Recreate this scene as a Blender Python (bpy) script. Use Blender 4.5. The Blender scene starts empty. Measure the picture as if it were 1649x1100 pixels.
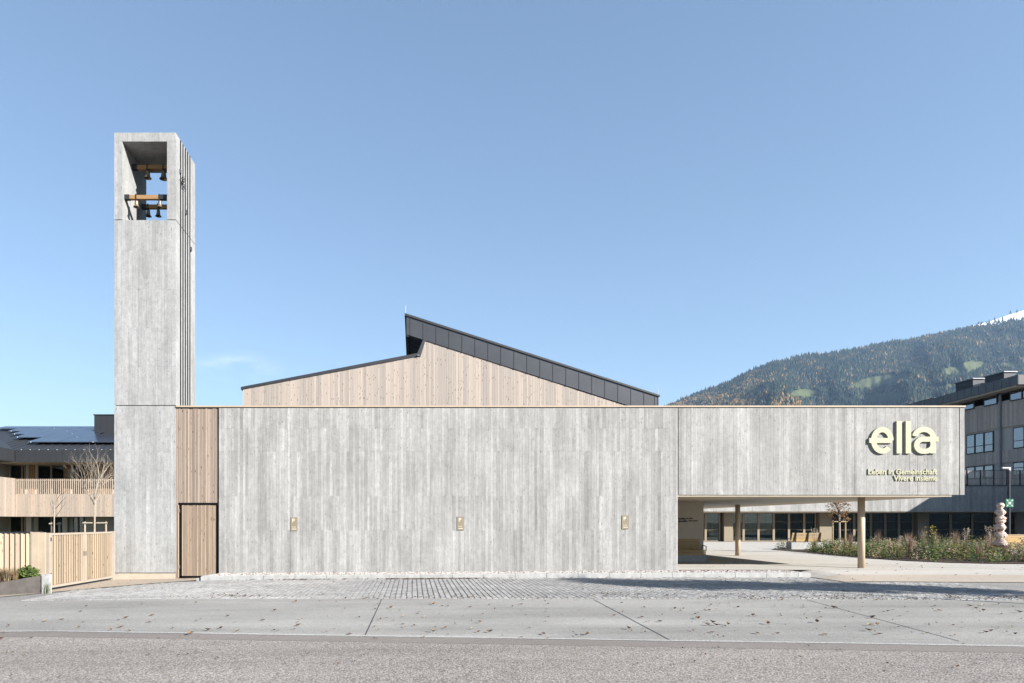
import bpy, bmesh, math, random
import numpy as np
from mathutils import Vector, noise

# ---------------------------------------------------------------- camera, sky, sun
SC = bpy.context.scene
COL = SC.collection
F = 1100.0                      # focal length in photo pixels
D = F / 48.0                    # camera to main facade
ZC = 1.625                      # eye height
def dX(px, d): return (px - 665.0) * d / F
def dZ(py, d): return ZC + (842.0 - py) * d / F
def FX(px): return dX(px, D)
def FZ(py): return dZ(py, D)

cam = bpy.data.cameras.new("camera"); co = bpy.data.objects.new("camera", cam); COL.objects.link(co)
co.location = (0, -D, ZC); co.rotation_euler = (math.pi / 2, 0, 0)
cam.sensor_fit = 'HORIZONTAL'; cam.sensor_width = 36; cam.lens = 36 * F / 1649
cam.shift_x = (824.5 - 665.0) / 1649; cam.shift_y = (842.0 - 550.0) / 1649
cam.clip_start = 0.1; cam.clip_end = 60000
SC.camera = co

SUN = Vector((1.6, -1.25, 1.0)).normalized()
SUN_EL = math.asin(SUN.z); SUN_AZ = math.atan2(SUN.x, SUN.y)
wd = bpy.data.worlds.new("World"); SC.world = wd; wd.use_nodes = True
wn = wd.node_tree; wn.nodes.clear()
def N(nt, t, **kw):
    n = nt.nodes.new(t)
    for k, v in kw.items(): setattr(n, k, v)
    return n
sky = N(wn, 'ShaderNodeTexSky', sky_type='NISHITA', sun_disc=False, sun_elevation=SUN_EL, sun_rotation=SUN_AZ,
        altitude=560, air_density=1.15, dust_density=0.35, ozone_density=1.6)
bg = N(wn, 'ShaderNodeBackground'); bg.inputs[1].default_value = 0.05
wo = N(wn, 'ShaderNodeOutputWorld')
# a faint wisp of cirrus low in the sky, left of the hall roof
tc = N(wn, 'ShaderNodeTexCoord')
mp = N(wn, 'ShaderNodeMapping'); mp.inputs['Scale'].default_value = (9, 4, 38)
nz = N(wn, 'ShaderNodeTexNoise'); nz.inputs['Scale'].default_value = 1.6; nz.inputs['Detail'].default_value = 6
nz.inputs['Roughness'].default_value = 0.6
cd = Vector((-0.262, 1.0, 0.229)).normalized()
sub = N(wn, 'ShaderNodeVectorMath', operation='SUBTRACT'); sub.inputs[1].default_value = cd
sc2 = N(wn, 'ShaderNodeVectorMath', operation='MULTIPLY'); sc2.inputs[1].default_value = (13, 13, 42)
ln = N(wn, 'ShaderNodeVectorMath', operation='LENGTH')
mr = N(wn, 'ShaderNodeMapRange'); mr.inputs[1].default_value = 1.0; mr.inputs[2].default_value = 0.0
mr2 = N(wn, 'ShaderNodeMapRange'); mr2.inputs[1].default_value = 0.42; mr2.inputs[2].default_value = 0.72
mul = N(wn, 'ShaderNodeMath', operation='MULTIPLY'); mul2 = N(wn, 'ShaderNodeMath', operation='MULTIPLY'); mul2.inputs[1].default_value = 0.55
mxc = N(wn, 'ShaderNodeMixRGB'); mxc.inputs[2].default_value = (7.6, 7.9, 8.3, 1)
L = wn.links.new
L(tc.outputs['Generated'], mp.inputs[0]); L(mp.outputs[0], nz.inputs[0]); L(nz.outputs[0], mr2.inputs[0])
L(tc.outputs['Generated'], sub.inputs[0]); L(sub.outputs[0], sc2.inputs[0]); L(sc2.outputs[0], ln.inputs[0]); L(ln.outputs['Value'], mr.inputs[0])
L(mr.outputs[0], mul.inputs[0]); L(mr2.outputs[0], mul.inputs[1]); L(mul.outputs[0], mul2.inputs[0])
L(mul2.outputs[0], mxc.inputs[0]); gam = N(wn, 'ShaderNodeGamma'); gam.inputs[1].default_value = 0.70
skm = N(wn, 'ShaderNodeMixRGB', blend_type='MULTIPLY'); skm.inputs[0].default_value = 1.0; skm.inputs[2].default_value = (1.37, 1.55, 1.76, 1)
L(sky.outputs[0], gam.inputs[0]); L(gam.outputs[0], skm.inputs[1]); L(skm.outputs[0], mxc.inputs[1]); L(mxc.outputs[0], bg.inputs[0]); L(bg.outputs[0], wo.inputs[0])

sl = bpy.data.lights.new("sun", 'SUN'); sl.energy = 5.0; sl.angle = math.radians(0.53); sl.color = (1.0, 0.955, 0.89)
so = bpy.data.objects.new("sun", sl); COL.objects.link(so); so.location = (40, -30, 60)
so.rotation_euler = (-SUN).to_track_quat('-Z', 'Y').to_euler()
SC.view_settings.view_transform = 'Standard'; SC.view_settings.look = 'None'; SC.view_settings.gamma = 1
SC.view_settings.use_curve_mapping = False
SC.view_settings.exposure = 1.66
SC.render.engine = 'CYCLES'
cy = SC.cycles
cy.use_denoising = True
try: cy.denoiser = 'OPENIMAGEDENOISE'
except Exception: pass
cy.max_bounces = 8; cy.diffuse_bounces = 4; cy.glossy_bounces = 4; cy.transmission_bounces = 4
cy.transparent_max_bounces = 12; cy.volume_bounces = 1; cy.caustics_reflective = False; cy.caustics_refractive = False

R = random.Random(7)

# ---------------------------------------------------------------- mesh helpers
WL = {}
class MB:
    def __init__(s): s.v = []; s.f = []; s.t = []
    def add(s, vs, fs, tone=1.0):
        o = len(s.v); s.v += [tuple(p) for p in vs]
        for f in fs: s.f.append(tuple(i + o for i in f)); s.t.append(tone)
        return s
    def box(s, x0, x1, y0, y1, z0, z1, tone=1.0):
        return s.hexa([(x0,y0,z0),(x1,y0,z0),(x1,y1,z0),(x0,y1,z0),(x0,y0,z1),(x1,y0,z1),(x1,y1,z1),(x0,y1,z1)], tone)
    def hexa(s, p, tone=1.0):
        return s.add(p, [(0,3,2,1),(4,5,6,7),(0,1,5,4),(1,2,6,5),(2,3,7,6),(3,0,4,7)], tone)
    def prism(s, poly, a0, a1, ax='y', tone=1.0):
        n = len(poly)
        def P(u, w, a):
            return (u, a, w) if ax == 'y' else ((a, u, w) if ax == 'x' else (u, w, a))
        vs = [P(u, w, a0) for u, w in poly] + [P(u, w, a1) for u, w in poly]
        fs = [tuple(range(n)), tuple(reversed(range(n, 2 * n)))] + [(i, (i+1) % n + 0 if 0 else (i+1) % n, (i+1) % n + n, i + n) for i in range(n)]
        return s.add(vs, fs, tone)
    def tube(s, p0, p1, r0, r1=None, n=8, tone=1.0, caps=True):
        r1 = r0 if r1 is None else r1
        p0 = Vector(p0); p1 = Vector(p1); d = (p1 - p0)
        if d.length < 1e-6: return s
        d.normalize(); a = d.orthogonal().normalized(); b = d.cross(a)
        vs = []
        for p, r in ((p0, r0), (p1, r1)):
            for i in range(n):
                t = 2 * math.pi * i / n; vs.append(p + a * math.cos(t) * r + b * math.sin(t) * r)
        fs = [(i, (i+1) % n, (i+1) % n + n, i + n) for i in range(n)]
        if caps: fs += [tuple(reversed(range(n))), tuple(range(n, 2*n))]
        return s.add(vs, fs, tone)
    def path(s, pts, r, n=6, tone=1.0):
        for a, b in zip(pts[:-1], pts[1:]): s.tube(a, b, r, r, n, tone)
        return s
    def lathe(s, prof, c, n=24, tone=1.0, wob=None):
        vs = []; m = len(prof)
        for k, (r, z) in enumerate(prof):
            for i in range(n):
                t = 2 * math.pi * i / n
                rr = r * (1 + (wob(t, z) if wob else 0))
                vs.append((c[0] + rr * math.cos(t), c[1] + rr * math.sin(t), c[2] + z))
        fs = [(k*n+i, k*n+(i+1) % n, (k+1)*n+(i+1) % n, (k+1)*n+i) for k in range(m-1) for i in range(n)]
        return s.add(vs, fs, tone)
    def quad(s, a, b, c, d, tone=1.0): return s.add([a, b, c, d], [(0,1,2,3)], tone)
    def build(s, name, mat, parent=None, smooth=False, recalc=True):
        me = bpy.data.meshes.new(name)
        o = bpy.data.objects.new(name, me)
        off = Vector(WL.get(parent.name, (0,0,0))) if parent else Vector((0,0,0))
        V = np.array(s.v, dtype=np.float32).reshape(-1, 3) - np.array(off, dtype=np.float32)
        me.from_pydata(V.tolist(), [], s.f)
        if recalc and len(s.f) < 30000:
            bm = bmesh.new(); bm.from_mesh(me); bmesh.ops.recalc_face_normals(bm, faces=bm.faces[:]); bm.to_mesh(me); bm.free()
        at = me.attributes.new('tone', 'FLOAT', 'FACE'); at.data.foreach_set('value', np.array(s.t, dtype=np.float32))
        if smooth: me.polygons.foreach_set('use_smooth', [True] * len(me.polygons))
        me.materials.append(MAT[mat] if isinstance(mat, str) else mat)
        COL.objects.link(o)
        if parent: o.parent = parent; WL[o.name] = tuple(off)
        else: WL[o.name] = (0, 0, 0)
        return o
def B(*a, **k): return MB().box(*a, **k)
def thing(name, loc, label, cat, group=None):
    o = bpy.data.objects.new(name, None); COL.objects.link(o); o.location = loc; WL[o.name] = tuple(loc)
    o.empty_display_size = 0.2
    return tag(o, label, cat, group)
def tag(o, label=None, cat=None, group=None, kind=None):
    if label: o['label'] = label
    if cat: o['category'] = cat
    if group: o['group'] = group
    if kind: o['kind'] = kind
    return o
def structure(o, label=None): return tag(o, label, None, None, 'structure')

# ---------------------------------------------------------------- materials
MAT = {}
ALB = 0.53
def AC(c): return tuple(v * ALB for v in c)
def newmat(name):
    m = bpy.data.materials.new(name); m.use_nodes = True; nt = m.node_tree; nt.nodes.clear()
    out = N(nt, 'ShaderNodeOutputMaterial'); p = N(nt, 'ShaderNodeBsdfPrincipled'); nt.links.new(p.outputs[0], out.inputs[0])
    MAT[name] = m
    return m, nt, p, out
def ramp(nt, stops):
    r = N(nt, 'ShaderNodeValToRGB'); e = r.color_ramp.elements
    while len(e) < len(stops): e.new(0.5)
    for i, (p, c) in enumerate(stops):
        e[i].position = p; e[i].color = (c, c, c, 1) if isinstance(c, (int, float)) else (*c, 1)
    return r
def pos(nt, scale=(1,1,1)):
    g = N(nt, 'ShaderNodeNewGeometry'); m = N(nt, 'ShaderNodeVectorMath', operation='MULTIPLY'); m.inputs[1].default_value = scale
    nt.links.new(g.outputs['Position'], m.inputs[0]); return m.outputs[0]
def tex_noise(nt, vec, scale, detail=4, rough=0.55):
    n = N(nt, 'ShaderNodeTexNoise'); n.inputs['Scale'].default_value = scale; n.inputs['Detail'].default_value = detail
    n.inputs['Roughness'].default_value = rough; nt.links.new(vec, n.inputs['Vector']); return n.outputs[0]
def math_n(nt, op, a, b):
    m = N(nt, 'ShaderNodeMath', operation=op)
    for i, x in enumerate((a, b)):
        if isinstance(x, (int, float)): m.inputs[i].default_value = x
        else: nt.links.new(x, m.inputs[i])
    return m.outputs[0]
def mix(nt, typ, fac, a, b):
    m = N(nt, 'ShaderNodeMixRGB', blend_type=typ)
    for i, x in enumerate((fac, a, b)):
        if isinstance(x, (int, float)): m.inputs[i].default_value = x if i == 0 else (x, x, x, 1)
        elif isinstance(x, tuple): m.inputs[i].default_value = (*x, 1)
        else: nt.links.new(x, m.inputs[i])
    return m.outputs[0]
def rng(nt, v, a, b, c, d):
    m = N(nt, 'ShaderNodeMapRange'); nt.links.new(v, m.inputs[0])
    for i, x in enumerate((a, b, c, d)): m.inputs[i+1].default_value = x
    return m.outputs[0]
def bump(nt, p, h, strength, dist):
    b = N(nt, 'ShaderNodeBump'); b.inputs['Strength'].default_value = strength; b.inputs['Distance'].default_value = dist
    nt.links.new(h, b.inputs['Height']); nt.links.new(b.outputs[0], p.inputs['Normal'])
def attr(nt):
    a = N(nt, 'ShaderNodeAttribute'); a.attribute_name = 'tone'; return a.outputs['Fac']

def concrete(name, col, rough=0.85, blotch=0.22, streak=0.22):
    col = AC(col)
    m, nt, p, o = newmat(name); l = nt.links.new
    v = pos(nt)
    grain = tex_noise(nt, pos(nt, (60, 60, 2.2)), 1.0, 5, 0.6)
    fine = tex_noise(nt, v, 38, 4, 0.65)
    big = tex_noise(nt, pos(nt, (1.0, 1.0, 0.35)), 1.3, 5, 0.6)
    c = mix(nt, 'MULTIPLY', 1.0, col, rng(nt, grain, 0.25, 0.75, 1 - streak, 1 + streak * 0.6))
    c = mix(nt, 'MULTIPLY', 1.0, c, rng(nt, fine, 0.25, 0.75, 0.78, 1.16))
    c = mix(nt, 'MULTIPLY', 1.0, c, rng(nt, big, 0.3, 0.7, 1 - blotch, 1 + blotch * 0.5))
    run = tex_noise(nt, pos(nt, (5.5, 5.5, 0.22)), 1.0, 4, 0.6)
    c = mix(nt, 'MULTIPLY', 1.0, c, rng(nt, run, 0.56, 0.72, 1.0, 0.80))
    mot = tex_noise(nt, pos(nt, (1, 1, 0.7)), 7.0, 6, 0.75)
    c = mix(nt, 'MULTIPLY', 1.0, c, rng(nt, mot, 0.3, 0.7, 0.80, 1.13))
    c = mix(nt, 'MULTIPLY', 1.0, c, attr(nt))
    vo = N(nt, 'ShaderNodeTexVoronoi'); vo.inputs['Scale'].default_value = 9.0; l(pos(nt, (1, 1, 0.5)), vo.inputs['Vector'])
    wc = N(nt, 'ShaderNodeTexWhiteNoise'); l(vo.outputs['Color'], wc.inputs['Vector'])
    pit = math_n(nt, 'MULTIPLY', rng(nt, vo.outputs['Distance'], 0.10, 0.22, 1, 0), rng(nt, wc.outputs['Value'], 0.55, 0.75, 0, 1))
    c = mix(nt, 'MIX', math_n(nt, 'MULTIPLY', pit, 0.55), c, (col[0]*0.35, col[1]*0.35, col[2]*0.34))
    l(c, p.inputs['Base Color']); p.inputs['Roughness'].default_value = rough
    p.inputs['Specular IOR Level'].default_value = 0.25
    hh = math_n(nt, 'SUBTRACT', math_n(nt, 'ADD', grain, math_n(nt, 'MULTIPLY', fine, 0.6)), math_n(nt, 'MULTIPLY', pit, 1.0))
    bump(nt, p, hh, 0.35, 0.006)
concrete('concrete', (0.53, 0.521, 0.505), blotch=0.24, streak=0.19)
concrete('concrete_tower', (0.53, 0.535, 0.532), blotch=0.20, streak=0.17)
concrete('concrete_plain', (0.60, 0.60, 0.585), blotch=0.12, streak=0.05)

def plain(name, col, rough=0.6, metal=0.0, var=0.08, scale=3.0, spec=0.3, bmp=0.0, tone=True):
    col = AC(col)
    m, nt, p, o = newmat(name); l = nt.links.new
    c = mix(nt, 'MULTIPLY', 1.0, col, rng(nt, tex_noise(nt, pos(nt), scale, 5, 0.6), 0.3, 0.7, 1 - var, 1 + var))
    if tone: c = mix(nt, 'MULTIPLY', 1.0, c, attr(nt))
    l(c, p.inputs['Base Color']); p.inputs['Roughness'].default_value = rough; p.inputs['Metallic'].default_value = metal
    p.inputs['Specular IOR Level'].default_value = spec
    if bmp: bump(nt, p, tex_noise(nt, pos(nt), scale * 12, 3), bmp, 0.01)
    return m, nt, p
plain('beige_paint', (0.62, 0.50, 0.375), 0.55)
plain('column_beige', (0.80, 0.63, 0.445), 0.55, var=0.03)
plain('gate_beige', (0.50, 0.43, 0.355), 0.55)
plain('beige_plaster', (0.72, 0.64, 0.53), 0.85, var=0.05)
plain('soffit_beige', (0.74, 0.63, 0.49), 0.8, var=0.04)
plain('soffit_grey', (0.52, 0.54, 0.50), 0.8, var=0.04)
plain('plinth', (0.62, 0.53, 0.43), 0.9, var=0.1)
plain('white_plaster', (0.78, 0.75, 0.68), 0.85, var=0.04)
plain('dark_metal', (0.033, 0.036, 0.042), 0.55, 0.0, var=0.10, scale=1.5, spec=0.5)
plain('fascia_metal', (0.11, 0.115, 0.13), 0.42, 0.45, var=0.12, scale=1.2, spec=0.5)
plain('black', (0.012, 0.012, 0.013), 0.8, spec=0.05)
plain('steel', (0.30, 0.31, 0.33), 0.45, 0.8)
plain('dark_steel', (0.06, 0.065, 0.075), 0.5, 0.4)
plain('raw_steel', (0.10, 0.088, 0.080), 0.55, 0.3, var=0.25, scale=6)
plain('bronze', (0.36, 0.29, 0.20), 0.45, 0.55, var=0.25, scale=9)
plain('letter', (0.63, 0.62, 0.43), 0.6, var=0.03)
plain('sign_tan', (0.345, 0.285, 0.20), 0.55, var=0.05)
plain('cream', (0.85, 0.79, 0.64), 0.6, var=0.02)
plain('dark_letter', (0.045, 0.03, 0.018), 0.6)
plain('sign_green', (0.0, 0.19, 0.085), 0.45, var=0.03)
plain('white_paint', (0.80, 0.80, 0.79), 0.5, var=0.03)
plain('room_dark', (0.035, 0.032, 0.028), 0.9)
plain('curtain', (0.36, 0.38, 0.29), 0.9, var=0.2, scale=5)
plain('room_blind', (0.10, 0.10, 0.08), 0.9, var=0.2)
plain('frame_wood', (0.40, 0.315, 0.21), 0.6, var=0.12)
plain('frame_dark', (0.09, 0.085, 0.08), 0.5)
plain('soil', (0.085, 0.055, 0.036), 0.95, var=0.35, scale=14, bmp=0.8)
plain('bark', (0.20, 0.165, 0.13), 0.9, var=0.3, scale=20, bmp=0.5)
plain('bark_light', (0.52, 0.45, 0.37), 0.85, var=0.22, scale=18)
plain('stake_wood', (0.55, 0.41, 0.22), 0.75, var=0.2, scale=12)
plain('kerb', (0.52, 0.52, 0.51), 0.85, var=0.2, scale=5, bmp=0.2)
plain('rock_path', (0.46, 0.385, 0.31), 0.9, var=0.12, scale=5, bmp=0.3)
plain('solar', (0.045, 0.055, 0.08), 0.22, 0.1, var=0.06, scale=0.6, spec=0.9)
plain('render_grey', (0.64, 0.585, 0.54), 0.85, var=0.05)

def wood(name, light, dark, knots=0.6, rough=0.7, horiz=False, var=.14):
    light = AC(light); dark = AC(dark)
    m, nt, p, o = newmat(name); l = nt.links.new
    oi = N(nt, 'ShaderNodeObjectInfo')
    g = N(nt, 'ShaderNodeNewGeometry')
    rv = N(nt, 'ShaderNodeVectorMath', operation='SCALE'); rv.inputs['Scale'].default_value = 37.0
    cx = N(nt, 'ShaderNodeCombineXYZ'); l(oi.outputs['Random'], cx.inputs[0]); l(oi.outputs['Random'], cx.inputs[2])
    l(cx.outputs[0], rv.inputs[0])
    ad = N(nt, 'ShaderNodeVectorMath', operation='ADD'); l(g.outputs['Position'], ad.inputs[0]); l(rv.outputs[0], ad.inputs[1])
    def sv(s):
        mm = N(nt, 'ShaderNodeVectorMath', operation='MULTIPLY'); mm.inputs[1].default_value = s; l(ad.outputs[0], mm.inputs[0]); return mm.outputs[0]
    gs = (1.3, 40, 40) if horiz else (42, 42, 1.3)
    grain = tex_noise(nt, sv(gs), 1.0, 5, 0.65)
    c = mix(nt, 'MIX', rng(nt, grain, 0.32, 0.68, 0, 1), light, dark)
    c = mix(nt, 'MULTIPLY', 1.0, c, rng(nt, oi.outputs['Random'], 0, 1, 1 - var * 1.35, 1 + var))
    hv = N(nt, 'ShaderNodeHueSaturation'); l(c, hv.inputs['Color']); l(rng(nt, oi.outputs['Random'], 0, 1, 0.88, 1.12), hv.inputs['Saturation'])
    c = hv.outputs[0]
    vo = N(nt, 'ShaderNodeTexVoronoi'); vo.inputs['Scale'].default_value = 1.0
    l(sv((2.6, 9, 9) if horiz else (14, 14, 4.6)), vo.inputs['Vector'])
    wc = N(nt, 'ShaderNodeTexWhiteNoise'); l(vo.outputs['Color'], wc.inputs['Vector'])
    kn = math_n(nt, 'MULTIPLY', rng(nt, vo.outputs['Distance'], 0.12, 0.27, 1, 0), rng(nt, wc.outputs['Value'], 0.5, 0.6, 0, 1))
    c = mix(nt, 'MIX', math_n(nt, 'MULTIPLY', kn, knots), c, (dark[0]*0.35, dark[1]*0.28, dark[2]*0.24))
    c = mix(nt, 'MULTIPLY', 1.0, c, attr(nt))
    l(c, p.inputs['Base Color']); p.inputs['Roughness'].default_value = rough; p.inputs['Specular IOR Level'].default_value = 0.2
    bump(nt, p, grain, 0.25, 0.004)
wood('wood_gable', (0.61, 0.535, 0.475), (0.525, 0.445, 0.385), 0.95)
wood('wood_panel', (0.58, 0.475, 0.395), (0.43, 0.335, 0.268), 0.85, var=.22)
wood('wood_door', (0.58, 0.455, 0.345), (0.43, 0.32, 0.232), 0.85, var=.22)
wood('wood_gate', (0.65, 0.52, 0.375), (0.54, 0.41, 0.28), 0.9, var=.18)
wood('wood_balcony', (0.60, 0.505, 0.42), (0.51, 0.415, 0.335), 0.85)
wood('wood_house', (0.52, 0.32, 0.15), (0.42, 0.24, 0.10), 0.4)
wood('wood_grey', (0.74, 0.63, 0.56), (0.56, 0.465, 0.41), 0.85)
wood('wood_bench', (0.68, 0.50, 0.27), (0.56, 0.38, 0.18), 0.4, horiz=True)
wood('wood_beam', (0.55, 0.33, 0.15), (0.40, 0.22, 0.09), 0.4, horiz=True)

def ground_mat(name, c1, c2, cell, cellvar, big=0.1, rough=0.9, bmp=0.4, tint=None):
    c1 = AC(c1); c2 = AC(c2)
    m, nt, p, o = newmat(name); l = nt.links.new
    v = pos(nt)
    vo = N(nt, 'ShaderNodeTexVoronoi'); vo.inputs['Scale'].default_value = cell; l(v, vo.inputs['Vector'])
    wc = N(nt, 'ShaderNodeTexWhiteNoise'); l(vo.outputs['Color'], wc.inputs['Vector'])
    c = mix(nt, 'MIX', rng(nt, wc.outputs['Value'], 0, 1, 0, 1), c1, c2)
    c = mix(nt, 'MULTIPLY', 1.0, c, rng(nt, vo.outputs['Distance'], 0.2, 0.75, 1 + cellvar * 0.5, 1 - cellvar))
    f = tex_noise(nt, v, 9, 6, 0.7); b = tex_noise(nt, pos(nt, (0.35, 1, 1)), 0.55, 5, 0.6)
    c = mix(nt, 'MULTIPLY', 1.0, c, rng(nt, f, 0.25, 0.75, 0.90, 1.10))
    c = mix(nt, 'MULTIPLY', 1.0, c, rng(nt, b, 0.3, 0.7, 1 - big, 1 + big))
    if name in ('road', 'asphalt', 'paver', 'plaza'):
        tr = tex_noise(nt, pos(nt, (0.035, 1.0, 0)), 1.25, 2, 0.5)
        c = mix(nt, 'MULTIPLY', 1.0, c, rng(nt, tr, 0.35, 0.65, 0.92, 1.07))
        st = tex_noise(nt, pos(nt, (0.5, 1, 0)), 1.7, 5, 0.65)
        c = mix(nt, 'MULTIPLY', 1.0, c, rng(nt, st, 0.58, 0.72, 1.0, 0.84))
    if tint: c = mix(nt, 'MIX', rng(nt, tex_noise(nt, pos(nt, (0.25, 1, 1)), 0.8, 3), 0.45, 0.7, 0, 0.55), c, tint)
    c = mix(nt, 'MULTIPLY', 1.0, c, attr(nt))
    l(c, p.inputs['Base Color']); p.inputs['Roughness'].default_value = rough; p.inputs['Specular IOR Level'].default_value = 0.2
    bump(nt, p, math_n(nt, 'ADD', math_n(nt, 'MULTIPLY', vo.outputs['Distance'], -1.0), math_n(nt, 'MULTIPLY', f, 0.5)), bmp, 0.008)
ground_mat('road', (0.30, 0.265, 0.24), (0.60, 0.54, 0.495), 44, 0.38, 0.12, tint=None, bmp=0.6)
ground_mat('road_edge', (0.30, 0.265, 0.24), (0.38, 0.34, 0.31), 90, 0.2, 0.1, bmp=0.3)
ground_mat('asphalt', (0.425, 0.410, 0.380), (0.545, 0.527, 0.492), 75, 0.28, 0.2, bmp=0.4)
ground_mat('plaza', (0.66, 0.625, 0.57), (0.73, 0.69, 0.63), 60, 0.10, 0.07, bmp=0.15)
ground_mat('plaza_sand', (0.56, 0.48, 0.40), (0.63, 0.545, 0.46), 60, 0.12, 0.08, bmp=0.2)
ground_mat('path', (0.54, 0.45, 0.365), (0.61, 0.515, 0.42), 70, 0.15, 0.08, bmp=0.2)
ground_mat('bay_bed', (0.36, 0.345, 0.325), (0.50, 0.485, 0.46), 45, 0.35, 0.12, bmp=0.6)
ground_mat('gravel', (0.22, 0.19, 0.17), (0.66, 0.61, 0.57), 26, 0.6, 0.06, bmp=1.0)
ground_mat('line', (0.60, 0.585, 0.56), (0.72, 0.70, 0.67), 40, 0.3, 0.12, bmp=0.3)
ground_mat('paver', (0.475, 0.465, 0.452), (0.575, 0.565, 0.55), 30, 0.25, 0.16, bmp=0.5)
ground_mat('earth', (0.10, 0.115, 0.05), (0.17, 0.16, 0.09), 5, 0.3, 0.2, bmp=0.5)

def color_attr_mat(name, stops, rough=0.8, transl=0.0):
    m, nt, p, o = newmat(name); l = nt.links.new
    if name in ('foliage', 'litter', 'autumn_leaf', 'plume', 'yellow_petal'): stops = [(a_, tuple(v * .68 for v in c_)) for a_, c_ in stops]
    r = ramp(nt, stops); r.color_ramp.interpolation = 'CONSTANT' if False else 'LINEAR'
    l(attr(nt), r.inputs[0]); l(r.outputs[0], p.inputs['Base Color'])
    p.inputs['Roughness'].default_value = rough; p.inputs['Specular IOR Level'].default_value = 0.15
    if transl:
        t = N(nt, 'ShaderNodeBsdfTranslucent'); l(r.outputs[0], t.inputs[0])
        mx = N(nt, 'ShaderNodeMixShader'); mx.inputs[0].default_value = transl
        l(p.outputs[0], mx.inputs[1]); l(t.outputs[0], mx.inputs[2]); l(mx.outputs[0], o.inputs[0])
color_attr_mat('foliage', [(0.0, (0.035, 0.06, 0.02)), (0.3, (0.09, 0.14, 0.035)), (0.5, (0.17, 0.22, 0.06)), (0.68, (0.30, 0.26, 0.09)), (0.82, (0.30, 0.17, 0.11)), (0.92, (0.38, 0.29, 0.24)), (1.0, (0.5, 0.44, 0.34))], 0.6, 0.25)
color_attr_mat('autumn_leaf', [(0, (0.10, 0.045, 0.025)), (0.5, (0.24, 0.115, 0.055)), (0.85, (0.42, 0.24, 0.12)), (1.0, (0.6, 0.42, 0.12))], 0.7, 0.3)
color_attr_mat('litter', [(0, (0.10, 0.065, 0.045)), (0.55, (0.22, 0.14, 0.085)), (0.8, (0.42, 0.31, 0.19)), (0.95, (0.50, 0.42, 0.30)), (1.0, (0.60, 0.46, 0.10))], 0.8)
color_attr_mat('plume', [(0, (0.45, 0.38, 0.28)), (1, (0.78, 0.70, 0.57))], 0.8, 0.3)
color_attr_mat('yellow_petal', [(0, (0.55, 0.40, 0.03)), (1, (0.75, 0.6, 0.08))], 0.7)
color_attr_mat('pebble', [(0, (0.05, 0.035, 0.03)), (0.3, (0.17, 0.125, 0.105)), (0.55, (0.33, 0.30, 0.275)), (1, (0.46, 0.44, 0.425))], 0.85)
color_attr_mat('forest', [(0, (0.016, 0.028, 0.024)), (0.45, (0.030, 0.044, 0.033)), (0.7, (0.060, 0.064, 0.038)), (0.85, (0.17, 0.105, 0.042)), (1.0, (0.25, 0.15, 0.065))], 0.9)

def glass(name, tint=(0.75, 0.8, 0.78), ior=1.5, boost=1.0):
    m, nt, p, o = newmat(name); l = nt.links.new; nt.nodes.remove(p)
    t = N(nt, 'ShaderNodeBsdfTransparent'); t.inputs[0].default_value = (*tint, 1)
    g = N(nt, 'ShaderNodeBsdfGlossy'); g.inputs['Roughness'].default_value = 0.01; g.inputs[0].default_value = (0.85, 0.92, 1, 1)
    f = N(nt, 'ShaderNodeFresnel'); f.inputs[0].default_value = ior
    mm = N(nt, 'ShaderNodeMath', operation='MULTIPLY'); mm.inputs[1].default_value = boost; mm.use_clamp = True
    mx = N(nt, 'ShaderNodeMixShader'); l(f.outputs[0], mm.inputs[0]); l(mm.outputs[0], mx.inputs[0])
    l(t.outputs[0], mx.inputs[1]); l(g.outputs[0], mx.inputs[2]); l(mx.outputs[0], o.inputs[0])
glass('glass', (0.62, 0.68, 0.62), 1.5, 1.3)
glass('glass_coated', (0.25, 0.28, 0.30), 1.9, 2.2)

# ---------------------------------------------------------------- terrain height near the buildings
def smooth(t): t = max(0.0, min(1.0, t)); return t * t * (3 - 2 * t)
def base(x): return float(np.interp(x, [-60, -9, -6, 8, 60], [-.28, -.28, -.20, -.11, -.11]))
def kz(x): return float(np.interp(x, [-6.4, 9.0, 20], [-.055, .04, .04]))          # top of the gravel strip and kerb
def gz(x, y):
    b = base(x)
    return b + (0.04 - b) * smooth((x - 12.5) / 0.9) * smooth((y + 3.6) / 3.2)
def line_y(x): return -11.28 - 0.131 * (x + 7.04)
def bay_y(x): return -6.8 - 0.058 * x
def sheet(name, xs, ylo, yhi, ny, dz, mat, label=None, parent=None, hz=None):
    m = MB(); vs = []
    for x in xs:
        a, b = ylo(x) if callable(ylo) else ylo, yhi(x) if callable(yhi) else yhi
        for j in range(ny + 1):
            y = a + (b - a) * j / ny; vs.append((x, y, (hz or gz)(x, y) + dz))
    n = ny + 1
    m.add(vs, [(i*n+j, (i+1)*n+j, (i+1)*n+j+1, i*n+j+1) for i in range(len(xs)-1) for j in range(ny)])
    o = m.build(name, mat, parent, smooth=False, recalc=False)
    if parent is None: structure(o, label)
    return o
def lin(a, b, n): return [a + (b - a) * i / n for i in range(n + 1)]

# far ground, one sheet to the horizon
gm = MB(); rr = [0, 60, 200, 600, 1500, 4000, 7500]; na = 48
vs = [(0, 0, -.34)]
for r_ in rr[1:]:
    for i in range(na):
        t = 2 * math.pi * i / na; vs.append((r_ * math.cos(t), r_ * math.sin(t), -.34))
fs = [(0, 1 + i, 1 + (i+1) % na) for i in range(na)]
for k in range(len(rr) - 2):
    o_ = 1 + k * na
    fs += [(o_ + i, o_ + na + i, o_ + na + (i+1) % na, o_ + (i+1) % na) for i in range(na)]
gm.add(vs, fs); structure(gm.build('ground', 'earth', recalc=False), 'valley ground stretching away beyond the buildings')

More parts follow.
